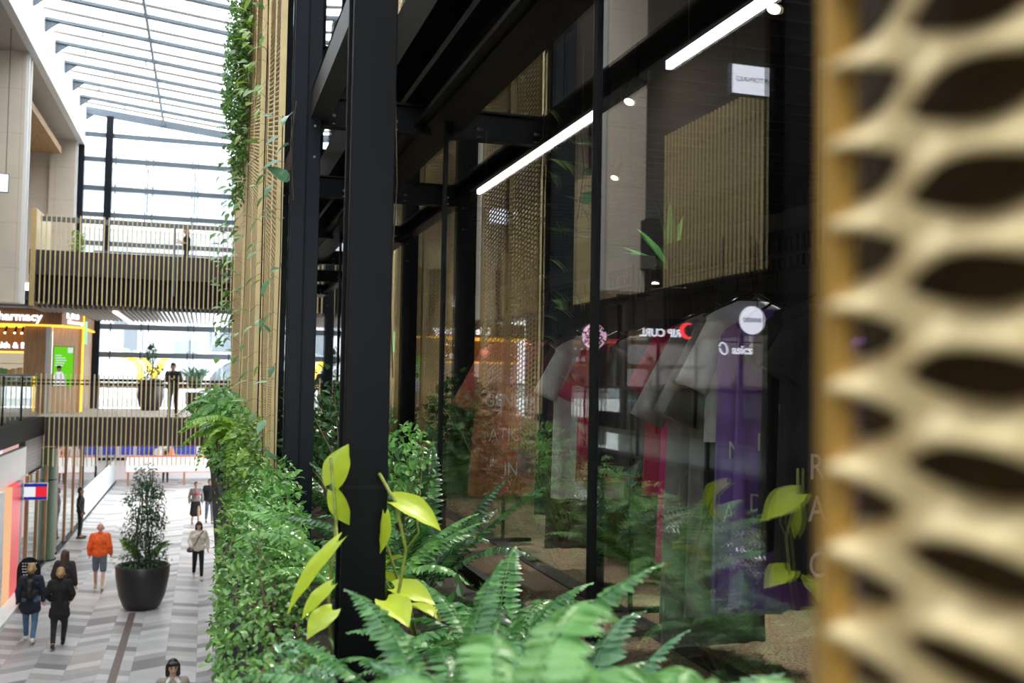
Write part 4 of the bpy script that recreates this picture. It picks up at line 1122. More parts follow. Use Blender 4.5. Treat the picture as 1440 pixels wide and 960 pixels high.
garment('second purple garment closest to the gold mesh, behind the other', 'dress', 3.48, 6.1, 5.05, .40, purp, 0, (), x=RX + .12, seed=21)
# linear lights hung over the shop floor
for k, (ya, yb) in enumerate(((4.0, 6.19), (7.53, 11.18))):
    t = thing('linear_light', ('slim white strip light hanging over the near rack', 'long slim white strip light hanging over the second rack')[k], 'strip light', (3.0, (ya + yb) / 2, 8.07), 0)
    MB().box(2.98, 3.02, ya, yb, 8.06, 8.115).build('diffuser', K['led'], t)
    MB().box(2.975, 3.025, ya, yb, 8.115, 8.14).build('housing', K['lightsteel'], t)
    for y in (ya + .3, yb - .3): MB().tube([(3, y, 8.15), (3, y, 8.75)], .003, 5).build('cable', K['lightsteel'], t)
# ceiling slats, spotlights added to brighten the clothes, and shop fittings
t = thing('ceiling_grille', 'dark slatted grille under the shop ceiling', 'ceiling grille', (5, 8, 8.6))
q = MB()
for i in range(60): q.box(3.6, 8.5, 1.5 + i * .3, 1.54 + i * .3, 8.45, 8.6)
q.build('slats', K['charcoal'], t)
for i, (x, y) in enumerate(((3.3, 3.2), (3.4, 5.4), (3.4, 7.6), (4.5, 10.5))):
    t = thing('added_spotlight', 'small black spotlight added in the shop ceiling to light the clothes', 'spotlight', (x, y, 8.3), 0, 'added shop spotlights')
    MB().tube([(x, y, 8.75), (x, y, 8.4)], .012).build('stem', K['black'], t)
    MB().tube([(x, y, 8.42), (x - .1, y - .06, 8.22)], .05, 14).build('can', K['black'], t)
    MB().tube([(x - .1, y - .06, 8.22), (x - .102, y - .061, 8.216)], .042, 14).build('lens', K['warm'], t)
    lamp('added_spot_beam', 'SPOT', (x - .11, y - .066, 8.2), 750, (1, .92, .84), .05, (2.2, y - .9, 5.6), t, 75)
t = thing('display_cabinet', 'tall black display cabinet standing behind the first mullion', 'cabinet', (3.9, 7.2, 4.5))
MB().box(3.2, 4.4, 6.62, 7.8, 4.55, 6.6).build('carcass', K['black_matt'], t, bevel=.006)
MB().box(3.25, 4.35, 6.66, 7.76, 4.5, 4.55).build('plinth', K['black'], t)
MB().box(3.19, 3.2, 6.64, 7.2, 4.58, 6.57).build('door', K['charcoal'], t); MB().box(3.19, 3.2, 7.22, 7.78, 4.58, 6.57).build('door', K['charcoal'], t)
t = thing('agave_plant', 'dark spiky plant in a black bowl on top of the tall cabinet', 'plant', (3.6, 7.35, 6.6))
MB().lathe([(.1, 0), (.19, .12), (.2, .2), (.17, .2), (.15, .14)], 24, (3.6, 7.35, 6.6)).build('bowl', K['black'], t, smooth=False)
r = random.Random(9); q = MB()
for i in range(34):
    a = r.uniform(0, 2 * PI); e = r.uniform(.2, 1.5); d = Vector((math.cos(a) * math.cos(e), math.sin(a) * math.cos(e), math.sin(e)))
    leaf(q, Vector((3.6, 7.35, 6.78)), d, Vector((-d.x, -d.y, 1)), r.uniform(.45, .8), .07, .5, .3 * math.cos(e), 'lance')
q.build('leaves', K['leaf_dark'], t, raw=True)
t = thing('mirror_frame', 'tall dark framed mirror panel standing in the shop', 'mirror', (4.2, 9.0, 4.5))
MB().box(3.9, 4.9, 9.0, 9.05, 4.52, 6.9).build('frame', K['black'], t); MB().box(3.96, 4.84, 8.99, 9.0, 4.6, 6.82).build('mirror_glass', mat('mirror_silver', (.4, .4, .42), .05, 1.0), t)
t = thing('display_table', 'low black table with folded clothes deeper in the shop', 'table', (4.4, 4.2, 4.5))
MB().box(3.7, 5.2, 3.4, 5.2, 5.2, 5.26).build('table_top', K['charcoal'], t)
for x in (3.75, 5.15):
    for y in (3.45, 5.15): MB().box(x - .025, x + .025, y - .025, y + .025, 4.5, 5.2).build('leg', K['black'], t)
for i in range(5):
    c = (blkc, purp, wht, greyc, crim)[i]
    o = MB().box(3.8 + .27 * i, 4.03 + .27 * i, 3.9, 4.25, 5.26, 5.34).build('folded_shirt', c, bevel=.02)
    tag(o, ('black', 'purple', 'white', 'grey', 'crimson')[i] + ' folded shirt lying on the low shop table', 'shirt', 'folded shirts')
# ---------------------------------------------------------------- left side shops, signs (many are seen mirrored in the glass)
def rods(t, pts, z0, z1, r=.008):
    for x, y in pts: MB().tube([(x, y, z0), (x, y, z1)], r, 6).build('hanger_rod', K['black'], t)
RF = (PI / 2, 0, 0)            # lettering facing the viewer's end of the lane
RX_ = (PI / 2, 0, PI / 2)      # lettering facing across the lane
DARKP = mat('dark_sign_print', (.02, .02, .03), .6)
def lightbox(label, x0, x1, y, z0, z1, ztop, txt, size, face=None, sx=1.0):
    t = thing('lightbox_sign', label, 'sign', ((x0 + x1) / 2, y, z0))
    MB().box(x0, x1, y - .05, y + .05, z0, z1).build('case', K['bluegrey'], t)
    MB().box(x0 + .02, x1 - .02, y - .056, y - .05, z0 + .02, z1 - .02).build('lit_face', face or K['signwhite'], t)
    if txt: lettering(txt, size, DARKP, t, ((x0 + x1) / 2, y - .059, (z0 + z1) / 2), RF, .002, sx=sx)
    rods(t, ((x0 + .08, y), (x1 - .08, y)), z1, ztop)
    return t
lightbox('white lightbox sign reading art of nails on the upper gallery', -5.75, -4.95, 14.0, 10.5, 11.0, 14.8, 'ARTOFNAILS', .11)
lightbox('blank white lightbox sign at the far end of the upper gallery', -5.9, -4.98, 28.3, 10.5, 10.98, 14.8, '', .1)
lightbox('grey lightbox sign lettered RYOAH below the gallery edge', -5.65, -4.95, 16.5, 3.82, 4.08, 4.1, 'RYOAH', .13, emat('dim_grey_sign', (.6, .62, .75), .8), 1.3)
def roundsign(label, x, y, z, r, txt, size, ztop, face, lattice=False):
    t = thing('round_sign', label, 'sign', (x, y, z))
    MB().tube([(x, y - .05, z), (x, y + .05, z)], r, 40).build('drum', K['black'], t)
    MB().tube([(x, y - .058, z), (x, y - .05, z)], r * .95, 40).build('lit_face', face, t)
    if txt: lettering(txt, size, DARKP, t, (x, y - .061, z), RF, .002, sx=.85, bold=.002)
    if lattice:
        q = MB(); rr = random.Random(4)
        for i in range(46):
            a, d = rr.uniform(0, 2 * PI), r * .88 * math.sqrt(rr.random()); cx, cz = x + d * math.cos(a), z + d * math.sin(a)
            b = rr.uniform(0, 2 * PI); L = r * .16
            q.bar((cx - L * math.cos(b), y - .062, cz - L * math.sin(b)), (cx + L * math.cos(b), y - .062, cz + L * math.sin(b)), .03, .006, (0, 1, 0))
        q.build('cut_pattern', K['black'], t)
    rods(t, ((x, y),), z + r, ztop)
    return t
roundsign('white round blade sign reading BARKERS over the left gallery', -5.3, 13.9, 6.9, .235, 'BARKERS', .095, 8.25, K['signwhite'])
roundsign('round pink and white blade sign with a cut pattern over the left gallery', -5.3, 20.55, 6.89, .30, '', .1, 8.25, emat('pinkish_sign', (1, .6, .8), 2.2), True)
roundsign('dim blue round blade sign nearest the viewer over the left gallery', -5.3, 12.2, 6.9, .26, '', .1, 8.25, emat('dim_blue_sign', (.15, .25, .4), .5))
t = thing('lit_sign', 'red and white lit surf brand sign reading RIP CURL over the left gallery', 'sign', (-5.3, 16.6, 6.8))
MB().box(-5.85, -4.8, 16.62, 16.66, 6.62, 7.08).build('backboard', K['black_matt'], t)
lettering('RIP CURL', .2, K['signwhite'], t, (-5.05, 16.61, 6.8), RF, .008, .004, 'CENTER')
q = MB(); pr = []
for i in range(15):
    a = -1.9 + i * .27; pr.append((-5.62 + .13 * math.cos(a) * (1 + .02 * i), 16.61, 6.86 + .13 * math.sin(a)))
q.tube(pr, [.012 + .035 * math.sin(PI * min(1, i / 14 + .02)) for i in range(15)], 8); q.build('red_wave', K['red_lit'], t)
rods(t, ((-5.5, 16.64), (-5.0, 16.64)), 7.08, 8.25)
t = thing('lit_sign', 'white lit sports brand lettering asics seen from behind over the left gallery', 'sign', (-5.3, 14.25, 6.45))
lettering('asics', .2, K['signwhite'], t, (-5.36, 14.24, 6.44), (PI / 2, 0, PI), .008, .004)
q = MB(); q.tube([(-5.02 + .07 * math.cos(a), 14.24, 6.46 + .09 * math.sin(a) + .03 * math.cos(a)) for a in [i * .5 for i in range(13)]], .014, 6); q.build('swirl', K['signwhite'], t)
MB().box(-5.7, -4.9, 14.24, 14.26, 6.56, 6.575).build('carrier_bar', K['black'], t); rods(t, ((-5.6, 14.25), (-5.0, 14.25)), 6.57, 8.25)
t = thing('exit_sign', 'green running figure exit sign hanging under the left gallery', 'exit sign', (-5.3, 14.55, 3.42))
MB().box(-5.58, -5.02, 14.52, 14.58, 3.28, 3.6).build('case', K['signwhite'], t)
MB().box(-5.55, -5.05, 14.512, 14.52, 3.31, 3.57).build('green_panel', K['exit_green'], t)
MB().box(-5.37, -5.21, 14.508, 14.512, 3.33, 3.55).build('door_symbol', K['signwhite'], t)
q = MB(); y = 14.503
q.sphere((-5.27, y, 3.525), .018, 8, 6, (1, .15, 1))
for a_, b_ in (((-5.275, 3.50), (-5.29, 3.44)), ((-5.29, 3.44), (-5.25, 3.40)), ((-5.25, 3.40), (-5.255, 3.35)), ((-5.29, 3.44), (-5.31, 3.39)), ((-5.31, 3.39), (-5.35, 3.37)), ((-5.275, 3.49), (-5.24, 3.46)), ((-5.275, 3.49), (-5.32, 3.47))):
    q.bar((a_[0], y, a_[1]), (b_[0], y, b_[1]), .018, .004, (0, 1, 0))
q.build('running_figure', K['exit_green'], t); rods(t, ((-5.3, 14.55),), 3.6, 4.1)
t = thing('display_totem', 'peach lit shop panel with white script lettering on the left gallery', 'sign', (-5.4, 23.8, 4.5))
MB().box(-5.5, -5.42, 22.9, 24.7, 4.55, 7.3).build('case', K['brass_frame'], t); MB().box(-5.42, -5.41, 22.96, 24.64, 4.6, 7.25).build('lit_face', K['peach'], t)
lettering('Lis', .5, K['signwhite'], t, (-5.40, 23.5, 6.75), RX_, .004, .008)
MB().box(-5.42, -5.38, 22.9, 24.7, 7.0, 7.3).build('patterned_band', mat('terracotta_band', (.5, .12, .07), .6, var=.3, scale=30), t)
t = thing('column_clad', 'dark clad gallery column with a small lit orange line', 'column', (-5.4, 12.9, 4.5)) if False else None
# spotlights and lamps of the ground floor left
for x, y, z, lab in ((-5.3, 15.6, 3.5, 'grey cylinder spotlight under the left gallery by the exit sign'), (-5.3, 19.2, 2.9, 'grey cylinder spotlight under the left gallery by the peach shop')):
    t = thing('spotlight', lab, 'spotlight', (x, y, z))
    MB().tube([(x, y, 4.1), (x, y, z + .1)], .012).build('stem', K['black'], t)
    MB().tube([(x - .12, y, z + .12), (x + .1, y - .1, z - .06)], .07, 16).build('can', K['bluegrey'], t); MB().tube([(x + .1, y - .1, z - .06), (x + .103, y - .103, z - .064)], .06, 16).build('lens', K['warm'], t)
t = thing('ring_lamp', 'round copper rimmed wall lamp under the left gallery', 'lamp', (-5.2, 11.85, 2.86))
MB().lathe([(.16, 0), (.2, .03), (.2, .06), (.16, .06)], 28).build
q = MB(); q.tube([(-5.2 + .17 * math.cos(a), 11.8, 2.86 + .17 * math.sin(a)) for a in [i * 2 * PI / 28 for i in range(29)]], .03, 8, False); q.build('copper_ring', emat('copper_glow', (1, .45, .18), 1.6), t, smooth=True)
q = MB(); q.tube([(-5.2, 11.79, 2.86), (-5.2, 11.83, 2.86)], .1, 24); q.build('bulb_disc', K['warm'], t); rods(t, ((-5.2, 11.82),), 3.03, 4.1)
# shop fronts of the left gallery: dark frames with dim glazed bays (one thing per shop)
for j, (ya, yb, gl_, lab) in enumerate(((-8, 0, (.20, .17, .14), 'dark shopfront on the left gallery beside the viewer'), (.6, 9, (.05, .05, .06), 'dark shopfront on the left gallery under the nail bar'), (9.6, 17.6, (.08, .07, .06), 'dark shopfront on the left gallery behind the round white sign'), (18.2, 27, (.30, .2, .11), 'warm lit shopfront on the left gallery behind the peach panel'), (27.6, 35.6, (.1, .08, .07), 'dark shopfront on the left gallery next to the pharmacy'))):
    t = thing('shopfront', lab, 'shopfront', (-8.9, (ya + yb) / 2, 4.5))
    MB().box(-8.98, -8.9, ya, yb, 7.4, 8.2).build('fascia_board', K['black_matt'], t)
    MB().box(-8.97, -8.94, ya + .05, yb - .05, 4.5, 7.4).build('interior_back', emat('dim_shop_glow_%d' % j, gl_, .7) if max(gl_) > .15 else mat('dark_shop_back_%d' % j, gl_, .7), t)
    q = MB()
    for y in [ya + k * (yb - ya) / 4 for k in range(5)]: MB().box(-8.92, -8.86, y - .04, y + .04, 4.5, 7.4).build('frame_post', K['black'], t)
    MB().box(-8.915, -8.905, ya + .05, yb - .05, 4.55, 7.4).build('shop_glass', K['glass_dim'], t)
# ground floor fronts on the left
def front(label, ya, yb, back, x=-4.62, posts=4, pm=None, glow=.8, h=2.95):
    t = thing('shopfront', label, 'shopfront', (x, (ya + yb) / 2, 0))
    MB().box(x - 1.6, x - 1.55, ya, yb, 0, h).build('interior_back', back, t)
    for k in range(posts): MB().box(x - .05, x + .05, ya + k * (yb - ya) / (posts - 1) - .05, ya + k * (yb - ya) / (posts - 1) + .05, .06, h).build('frame_post', pm or K['timber_dark'], t)
    MB().box(x - .01, x + .005, ya, yb, .08, h).build('shop_glass', K['glass_rail'] if ya > 30 else K['glass_dim'], t)
    MB().box(x - .08, x + .08, ya, yb, 0, .08).build('kerb', K['black'], t)
    return t
front('ground floor shopfront on the left nearest the viewer, dark inside', -6, 10.5, K['charcoal'], -5.0, 6, K['black'])
t = front('peach lit ground floor shopfront on the left under the TOMMY sign', 11, 26.6, emat('peach_shop_glow', (1, .62, .4), .45), -4.8, 6, K['white'])
lettering('TOMMY', .30, K['signwhite'], t, (-4.74, 24.3, 3.18), RX_, .01, .004)
MB().box(-4.76, -4.72, 11, 25.5, 3.40, 3.46).build('light_line', emat('soft_line', (.9, .95, 1), 2.2), t)
t = thing('shop_entrance', 'white and peach shop entrance with a bright red pillar at the left edge', 'shopfront', (-4.8, 28.5, 0))
MB().box(-5.2, -4.60, 26.3, 27.1, 0, 2.95).build('white_jamb', K['white'], t)
MB().box(-5.0, -4.60, 27.1, 28.1, .1, 2.95).build('peach_panel', K['peach'], t)
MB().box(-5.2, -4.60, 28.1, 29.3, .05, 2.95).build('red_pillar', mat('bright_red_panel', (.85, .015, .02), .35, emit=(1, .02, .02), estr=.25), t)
MB().box(-5.2, -4.62, 29.3, 29.8, 0, 2.95).build('grey_jamb', K['bluegrey'], t)
MB().box(-5.2, -4.25, 24.5, 30.0, 0, .12).build('white_plinth', K['white'], t)
t = thing('blade_sign', 'rectangular flag sign in navy, white and red projecting over the lane', 'sign', (-4.360, 29.9, 2.600))
MB().box(-4.620, -4.020, 29.86, 29.94, 2.400, 2.860).build('white_case', K['white'], t)
B1 = emat('navy_lit', (.03, .035, .32), .9); W1 = emat('white_lit', (.9, .9, .95), .95); R1 = emat('red_panel_lit', (.9, .03, .05), .95)
for z0, z1, x0, x1, m_, nm in ((2.760, 2.845, -4.605, -4.035, B1, 'navy_bar'), (2.415, 2.490, -4.605, -4.035, B1, 'navy_bar'), (2.490, 2.760, -4.605, -4.320, W1, 'white_half'), (2.490, 2.760, -4.320, -4.035, R1, 'red_half')):
    MB().box(x0, x1, 29.85, 29.86, z0, z1).build(nm, m_, t)
MB().box(-4.720, -4.620, 29.87, 29.93, 2.550, 2.700).build('arm', K['bluegrey'], t)
t = thing('menu_board', 'round topped black menu board standing on the floor by the red entrance', 'sign', (-4.05, 27.4, 0))
pl = [(-4.32, .03)] + [(-4.05 - .27 * math.cos(a), .95 + .33 * math.sin(a)) for a in [i * PI / 16 for i in range(17)]] + [(-3.78, .03)]
MB().prism(pl, 1, 27.38, 27.42).build('board', K['black_matt'], t)
q = MB(); rr = random.Random(2)
for i in range(8):
    z = 1.12 - i * .07; L = rr.uniform(.1, .2); x = -4.05 + rr.uniform(-.05, .05)
    for k in range(int(L / .03)): q.box(x - L + k * .06, x - L + k * .06 + rr.uniform(.025, .05), 27.374, 27.38, z, z + .02)
q.build('chalk_lines', K['white'], t); MB().box(-4.3, -3.8, 27.36, 27.56, 0, .03).build('foot', K['black'], t)
t = thing('shop_column', 'round dark green clad column at the left shop corner', 'column', (-4.7, 34.5, 0))
MB().lathe([(.42, .02), (.42, 2.5)], 40, (-4.78, 34.4, 0)).build('green_cladding', timber('green_stained_boards', (.045, .085, .035)), t, smooth=False)
MB().lathe([(.425, 2.5), (.425, 2.54)], 40, (-4.78, 34.4, 0)).build('black_band', K['black'], t); MB().lathe([(.42, 2.54), (.42, 3.5)], 40, (-4.78, 34.4, 0)).build('upper_cladding', bpy.data.materials['green_stained_boards'], t)
MB().lathe([(.46, 0), (.46, .04)], 40, (-4.78, 34.4, 0)).build('base_ring', K['black'], t)
front('glazed shop bay with timber frame between the red entrance and the green column', 30.5, 33.9, mat('pale_shop_wall', (.5, .42, .4), .6, emit=(.8, .5, .45), estr=.35), -4.62, 3, K['timber'], h=3.0)
front('timber framed glass shopfront beyond the green column', 35.3, 42.0, emat('pinkish_shop_glow', (1, .62, .55), .75), -4.5, 4, K['timber'], h=3.5)
t = front('far glass shopfront with pink interior at the end of the lane', 42.6, 58, emat('pink_shop_glow', (1, .45, .42), .9), -4.5, 4, K['navy_steel'], h=3.6)
MB().box(-4.46, -4.44, 42.7, 57.9, .1, 1.3).build('frosted_band', mat('frosted_glass_band', (.55, .62, .64), .3), t)
for x, y, z in ((-5.2, 37, 2.6), (-5.4, 39, 1.2), (-5.3, 38.2, .5)): MB().sphere((x, y, z), .07, 10, 8).build('shop_lamp', K['warm'], bpy.data.objects['shopfront.008'])

# pharmacy kiosk
t = thing('pharmacy_kiosk', 'timber clad pharmacy with white lit lettering and orange glow', 'kiosk', (-6, 38, 4.5))
plan = lambda o: [(-9.0, 37.0 - o), (-4.72 + o * .3, 37.0 - o), (-4.17 + o, 38.3 - o * .4), (-4.17 + o, 41.8), (-9.0, 41.8)]
MB().prism(plan(0), 2, 7.48, 8.04).build('fascia', K['timber_dark'], t)
MB().prism(plan(.03), 2, 7.44, 7.5).build('lower_glow_strip', K['amber'], t)
MB().bar((-4.68, 36.98, 8.06), (-4.12, 38.3, 8.06), .05, .06).build('upper_glow_strip', K['amber'], t)
MB().box(-4.20, -4.14, 38.26, 38.34, 4.5, 7.9).build('corner_glow', emat('yellow_corner', (1, .6, .04), 1.8), t)
MB().box(-4.12, -4.06, 38.34, 38.4, 6.9, 7.7).build('green_cross_light', emat('green_cross_glow', (.3, 1, .4), 1.5), t)
lettering('Life Pharmacy', .40, K['signwhite'], t, (-5.34, 36.97, 7.74), RF, .02, .010, 'RIGHT')
ang = math.atan2(1.3, .55)
lettering('Life', .36, K['signwhite'], t, (-4.44, 37.55, 7.86), (PI / 2, 0, ang), .02, .008, sx=1.5)
lettering('Pharmacy', .17, K['signwhite'], t, (-4.36, 37.72, 7.62), (PI / 2, 0, ang), .02, .006, sx=1.5)
MB().box(-5.88, -5.2, 37.1, 37.3, 4.5, 7.46).build('timber_wall', K['timber'], t)
MB().box(-5.2, -5.05, 37.02, 37.4, 4.5, 7.46).build('grey_post', K['lightsteel'], t)
MB().prism([(-5.05, 37.5), (-4.22, 38.35), (-4.22, 41.7), (-5.05, 41.7)], 2, 4.5, 7.46).build('recess_wall', K['timber'], t)
MB().box(-9, -5.9, 37.9, 38.0, 4.5, 7.4).build('shop_back', emat('pharmacy_glow', (1, .82, .6), .55), t)
MB().box(-9, -5.9, 37.88, 37.9, 6.6, 7.4).build('dark_header', K['timber_dark'], t); MB().box(-9, -5.9, 37.84, 37.88, 6.52, 6.58).build('header_glow', K['amber'], t)
lettering('Health & B', .28, K['signwhite'], t, (-5.95, 37.85, 6.78), RF, .01, .008, 'RIGHT')
rr = random.Random(6)
for k in range(4):
    z = 5.0 + k * .38
    MB().box(-7.6, -5.95, 37.6, 37.88, z, z + .03).build('shelf', K['white'], t)
for x in (-6.5, -6.2, -5.98): MB().tube([(x, 37.5, 7.42), (x - .04, 37.45, 7.22)], .035, 10).build('track_lamp', K['black'], t); MB().sphere((x - .04, 37.44, 7.2), .035, 8, 6).build('lamp_glow', K['warm'], t)
cols_ = [cloth('pack_%d' % i, c) for i, c in enumerate(((.7, .7, .68), (.5, .12, .1), (.12, .2, .4), (.55, .45, .2), (.15, .35, .15)))]
n_ = 0
for k in range(3):
    x = -7.3
    while x < -6.05:
        w_ = rr.uniform(.09, .17); h_ = rr.uniform(.14, .28); z = 5.03 + k * .38; ci = rr.randrange(5)
        o = MB().box(x, x + w_ - .015, 37.64, 37.76, z, z + h_).build('product_box', cols_[ci], bevel=.006)
        tag(o, 'small box on the pharmacy shelves behind the glass balustrade', 'box', 'boxes on the pharmacy shelves'); x += w_
# poster on the kiosk recess wall, facing the chamfer
t = thing('poster_screen', 'bright green lit poster with a person in a white shirt on the pharmacy wall', 'poster', (-4.68, 37.4, 5.5))
MB().box(-5.0, -4.34, 37.36, 37.42, 5.4, 6.78).build('frame', K['timber_dark'], t)
MB().box(-4.98, -4.36, 37.35, 37.36, 5.42, 6.76).build('green_face', K['green_lit'], t)
Wp = emat('poster_white', (.85, .88, .95), .9)
MB().box(-4.54, -4.38, 37.345, 37.35, 6.56, 6.74).build('white_square', Wp, t)
q = MB()
for i, L in enumerate((.2, .32, .36, .3, .26)): q.box(-4.93, -4.93 + L, 37.345, 37.35, 6.45 - i * .085, 6.48 - i * .085)
q.build('text_lines', Wp, t)
q = MB(); q.prism([(-4.95, 5.42), (-4.97, 5.75), (-4.9, 5.88), (-4.8, 5.93), (-4.68, 5.88), (-4.62, 5.75), (-4.6, 5.42)], 1, 37.34, 37.348); q.build('printed_shirt', Wp, t)
q = MB(); q.prism([(-4.8 + .075 * math.cos(a), 6.0 + .1 * math.sin(a)) for a in [i * PI / 8 for i in range(16)]], 1, 37.336, 37.346); q.build('printed_face', mat('poster_skin', (.45, .26, .17), .5), t)
q = MB(); q.prism([(-4.8 + .08 * math.cos(a), 6.04 + .08 * math.sin(a)) for a in [i * PI / 8 for i in range(9)]], 1, 37.33, 37.345); q.build('printed_hair', K['black'], t)
# ---------------------------------------------------------------- the lane's planter, bridge plants and what stands beyond the end window
t = thing('potted_tree', 'tall leafy potted tree in a big black tapered pot in the middle of the lane', 'potted tree', (-1.36, 26.9, 0))
cx, cy = -1.36, 26.9
MB().lathe([(.36, 0), (.44, .06), (.56, .35), (.64, .8), (.655, 1.06), (.63, 1.09), (.60, 1.06), (.58, .98), (.01, .97)], 48, (cx, cy, 0)).build('pot', mat('black_pot', (.018, .018, .02), .35, var=.1, scale=4), t, smooth=True)
MB().lathe([(.58, .98), (.3, 1.01), (.01, 1.02)], 32, (cx, cy, 0), cap=False).build('soil', K['soil'], t, smooth=True)
q = MB(); rr = random.Random(12)
for i in range(6):
    a = i * 1.05; p = [(cx + .1 * math.cos(a), cy + .1 * math.sin(a), 1.0)]
    for z in (1.5, 2.1, 2.7, 3.3): p.append((cx + .16 * math.cos(a) + rr.uniform(-.1, .1), cy + .16 * math.sin(a) + rr.uniform(-.1, .1), z))
    q.tube(p, [.022, .02, .016, .012, .006], 6)
q.build('trunks', K['twig'], t, smooth=True)
r = random.Random(31); f_ = MB()
for bx, by, bz, rx, rz_, n in ((0, 0, 3.2, .34, .45, 520), (.05, 0, 2.6, .5, .5, 900), (-.02, 0, 1.95, .55, .5, 900), (.1, 0, 1.45, .5, .35, 420), (0, 0, 1.2, .72, .22, 420), (.3, -.1, 2.9, .2, .2, 90), (.4, -.1, 2.2, .2, .25, 110), (-.4, 0, 2.75, .18, .2, 80)):
    for _ in range(n):
        u = rdir(r, 0); k = r.random() ** .4
        p = Vector((cx + bx + u.x * rx * k, cy + by + u.y * rx * k, bz + u.z * rz_ * k)); d = (u + rdir(r, -.4)).normalized()
        leaf(f_, p, d, Vector((0, 0, 1)) + u * .4 + rdir(r, 0) * .4, r.uniform(.06, .10), r.uniform(.03, .05), .25, .3)
f_.build('foliage', leafmat('potted_tree_leaf', (.02, .07, .025), (.10, .2, .09), .4), t, raw=True)
for k, (a, e, z) in enumerate(((2.9, .5, 1.15), (3.3, .8, 1.15), (2.5, .25, 1.1), (-.1, .15, 1.15), (.3, .4, 1.1))):
    m_ = frond_mb(.95, 20, .28, .55, 60 + k); o = m_.build('palm_frond', K['leaf_ivy'], t, raw=True)
    o.matrix_parent_inverse = Matrix.Identity(4); o.location = (0, 0, z); o.rotation_euler = (0, -e * .5, a)
# planter pot on the middle floor by the end window
t = thing('potted_tree', 'slender tree in a round black pot on the middle floor behind the lower footbridge', 'potted tree', (-1.95, 40.2, 4.5))
bx, by = -1.95, 40.2
MB().lathe([(.3, 0), (.4, .15), (.48, .5), (.46, .95), (.42, 1.16), (.40, 1.16), (.38, 1.08), (.01, 1.06)], 40, (bx, by, 4.5)).build('pot', bpy.data.materials['black_pot'], t, smooth=True)
MB().tube([(bx, by, 5.55), (bx + .05, by, 6.2), (bx, by, 6.9)], [.03, .025, .012], 7).build('trunk', K['twig'], t)
f_ = MB()
for ex, ez, rx, rz_, n in ((0, 6.65, .28, .32, 130), (-.05, 7.0, .14, .14, 40), (.1, 6.1, .35, .3, 110), (0, 5.65, .4, .12, 120)):
    for _ in range(n):
        u = rdir(r, 0); k = r.random() ** .5
        leaf(f_, Vector((bx + ex + u.x * rx * k, by + u.y * rx * k, ez + u.z * rz_ * k)), (u + rdir(r, -.3)).normalized(), Vector((0, 0, 1)) + rdir(r, 0) * .5, .13, .06, .25, .3)
f_.build('foliage', K['leaf_dark'], t, raw=True)
t = thing('potted_palm', 'feathery palm in a dark pot behind the person leaning on the footbridge rail', 'potted palm', (-.35, 40.4, 4.5))
MB().lathe([(.24, 0), (.34, .3), (.36, .7), (.33, .7), (.01, .66)], 32, (-.35, 40.4, 4.5)).build('pot', bpy.data.materials['black_pot'], t, smooth=True)
for k in range(11):
    o = frond_mb(1.35, 22, .26, .62, 80 + k % 3).build('palm_frond', K['leaf_grey'], t, raw=True); o.matrix_parent_inverse = Matrix.Identity(4); o.location = (0, 0, .65); o.rotation_euler = (0, -.75 + .12 * (k % 4), k * 2 * PI / 11)
t = shrub('potted_plant', 'small green plant behind the upper footbridge fins by the end window', 'plant', (-4.3, 37.0, 9.3), [(-4.3, 37.0, 10.35, .3, .3, .5)], 260, .11, .06, K['leaf_ivy'], 70)
MB().lathe([(.2, 0), (.26, .5), (.22, .5), (.01, .46)], 24, (-4.3, 37.0, 9.3)).build('pot', K['white'], t)

# outside, beyond the end window
EXT = mat('pale_render', (.52, .54, .56), .7, var=.03, scale=.4); EXW = mat('outside_window_glass', (.11, .135, .155), .25); EXU = mat('sky_reflection_window', (.30, .34, .37), .3); EXS = mat('outside_grey_window', (.17, .2, .225), .6)  # upper windows paler, sky reflection put into their colour
t = thing('office_building', 'pale office building with broad bands of windows outside the end window', 'building', (0, 70, 0))
MB().box(-26, 26, 68, 82, 4.6, 20).build('facade', EXT, t)
for z in (11.5, 15.0, 18.9): MB().box(-26, 26, 67.3, 68.1, z, z + 1.2).build('floor_band', EXT, t)
for z in (12.7, 16.2):
    for x in range(-12, 12, 4): MB().box(x + .1, x + 3.2, 67.9, 68.02, z + .1, z + 1.9).build('window', EXU, t)
for x0, x1, z0, z1 in ((-5.0, -4.2, 7.3, 8.9), (-1.9, -.5, 7.2, 8.1), (.2, 3.0, 7.4, 9.0), (-5.6, -4.8, 9.0, 9.8)): MB().box(x0, x1, 67.9, 68.02, z0, z1).build('window', EXS, t)  # grey glass of the lower windows
MB().box(-3.0, -2.1, 67.5, 68, 4.6, 11).build('pier', K['white'], t)
MB().prism([(3.3 - 3.0 * math.cos(a), 5.3 + 1.75 * math.sin(a)) for a in [i * PI / 20 for i in range(21)]], 1, 67.9, 68.05).build('arched_window', EXW, t)
t = thing('yellow_letters', 'big yellow letters standing outside the end window', 'sign', (-3.4, 62, 4.6))
YL = mat('signal_yellow', (.9, .6, .02), .5)
q = MB(); q.tube([(-4.75, 62, 6.95), (-4.3, 62, 6.9), (-3.85, 62, 6.6), (-3.6, 62, 6.1), (-3.6, 62, 4.6)], .2, 12); q.build('letter_curve', YL, t, smooth=True)
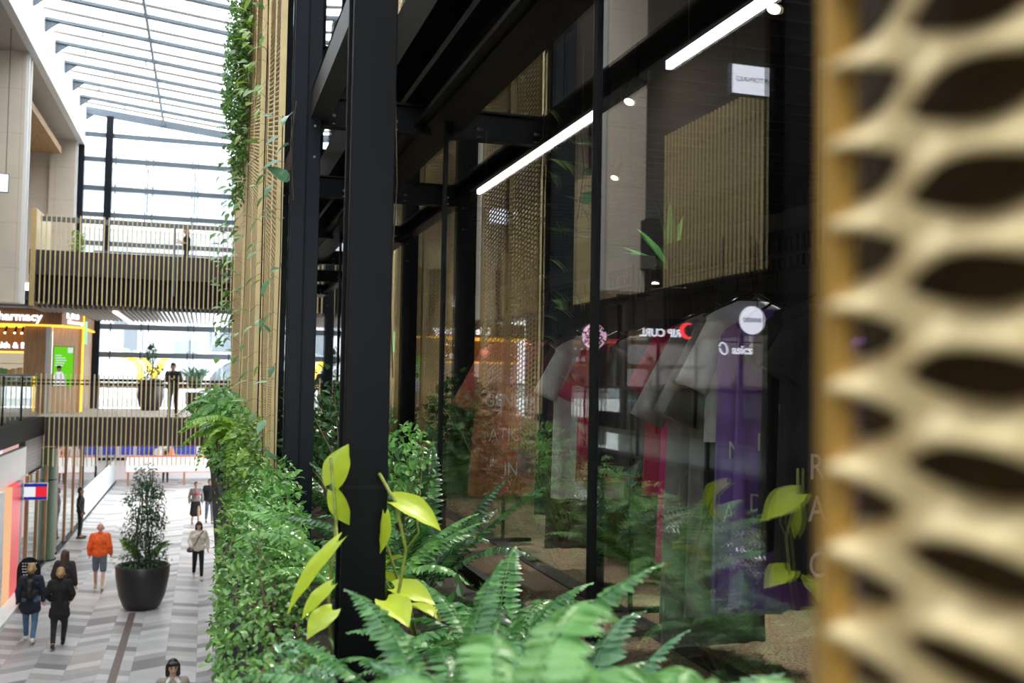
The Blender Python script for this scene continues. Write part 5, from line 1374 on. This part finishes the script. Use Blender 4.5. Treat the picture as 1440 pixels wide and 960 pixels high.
q = MB(); q.tube([(-3.5, 62, 6.95), (-2.85, 62, 5.7), (-2.85, 62, 4.6)], .2, 12).tube([(-2.2, 62, 6.9), (-2.85, 62, 5.7)], .2, 12); q.build('letter_fork', YL, t, smooth=True)
MB().box(-6, 6, 53, 67.9, 4.2, 4.6).build('shade_terrace', K['white'], t)  # front stretch added to shade the bright far floor below
MB().box(-7, 6, 60.9, 61, 4.6, 5.35).build('parapet', K['white'], t)
# ground level beyond
t = thing('barrier_board', 'long white barrier board with red trim on posts across the far end of the lane', 'barrier', (-1.7, 56, 0))
MB().box(-3.8, .75, 55.96, 56.04, .72, 1.5).build('board', mat('white_board', (.82, .82, .82), .4), t)
RT_ = mat('red_trim', (.7, .12, .08), .5)
MB().box(-3.84, .79, 55.94, 56.06, .68, .72).build('lower_trim', RT_, t); MB().box(-3.84, .79, 55.94, 56.06, 1.5, 1.56).build('upper_trim', RT_, t)
for x in (-3.7, -.9, .7): MB().box(x - .05, x + .05, 55.95, 56.05, 0, .7).build('post', K['timber_dark'], t)
t = thing('hoarding', 'white and blue panelled hoarding beyond the barrier board', 'hoarding', (-3, 59.5, 0))
MB().box(-7.5, 1.0, 59.5, 59.6, 0, 2.3).build('white_panel', mat('white_hoarding', (.78, .78, .8), .5), t)
for x0, x1 in ((-5.9, -4.6), (-4.4, -3.7), (-3.5, -2.4), (-1.55, -.35)): MB().box(x0, x1, 59.42, 59.5, 1.35, 1.85).build('blue_panel', mat('ultramarine_panel', (.03, .07, .5), .4) if x0 < -5.5 else bpy.data.materials['ultramarine_panel'], t)
MB().box(-6.2, .8, 59.4, 59.52, 1.05, 1.2).build('dark_rail', K['black'], t)
for i, (x, c) in enumerate(((-2.35, (.75, .7, .68)), (-1.75, (.8, .3, .15)))):
    MB().lathe([(.01, 0), (.26, .02), (.28, .2), (.2, .5), (.01, .55)], 20, (x, 59.2, 1.2)).build('round_display', mat('display_%d' % i, c, .5), t, smooth=True)
struct('wall_outside_left', MB().box(-11, -6.2, 58.2, 58.6, 0, 12), K['white'])
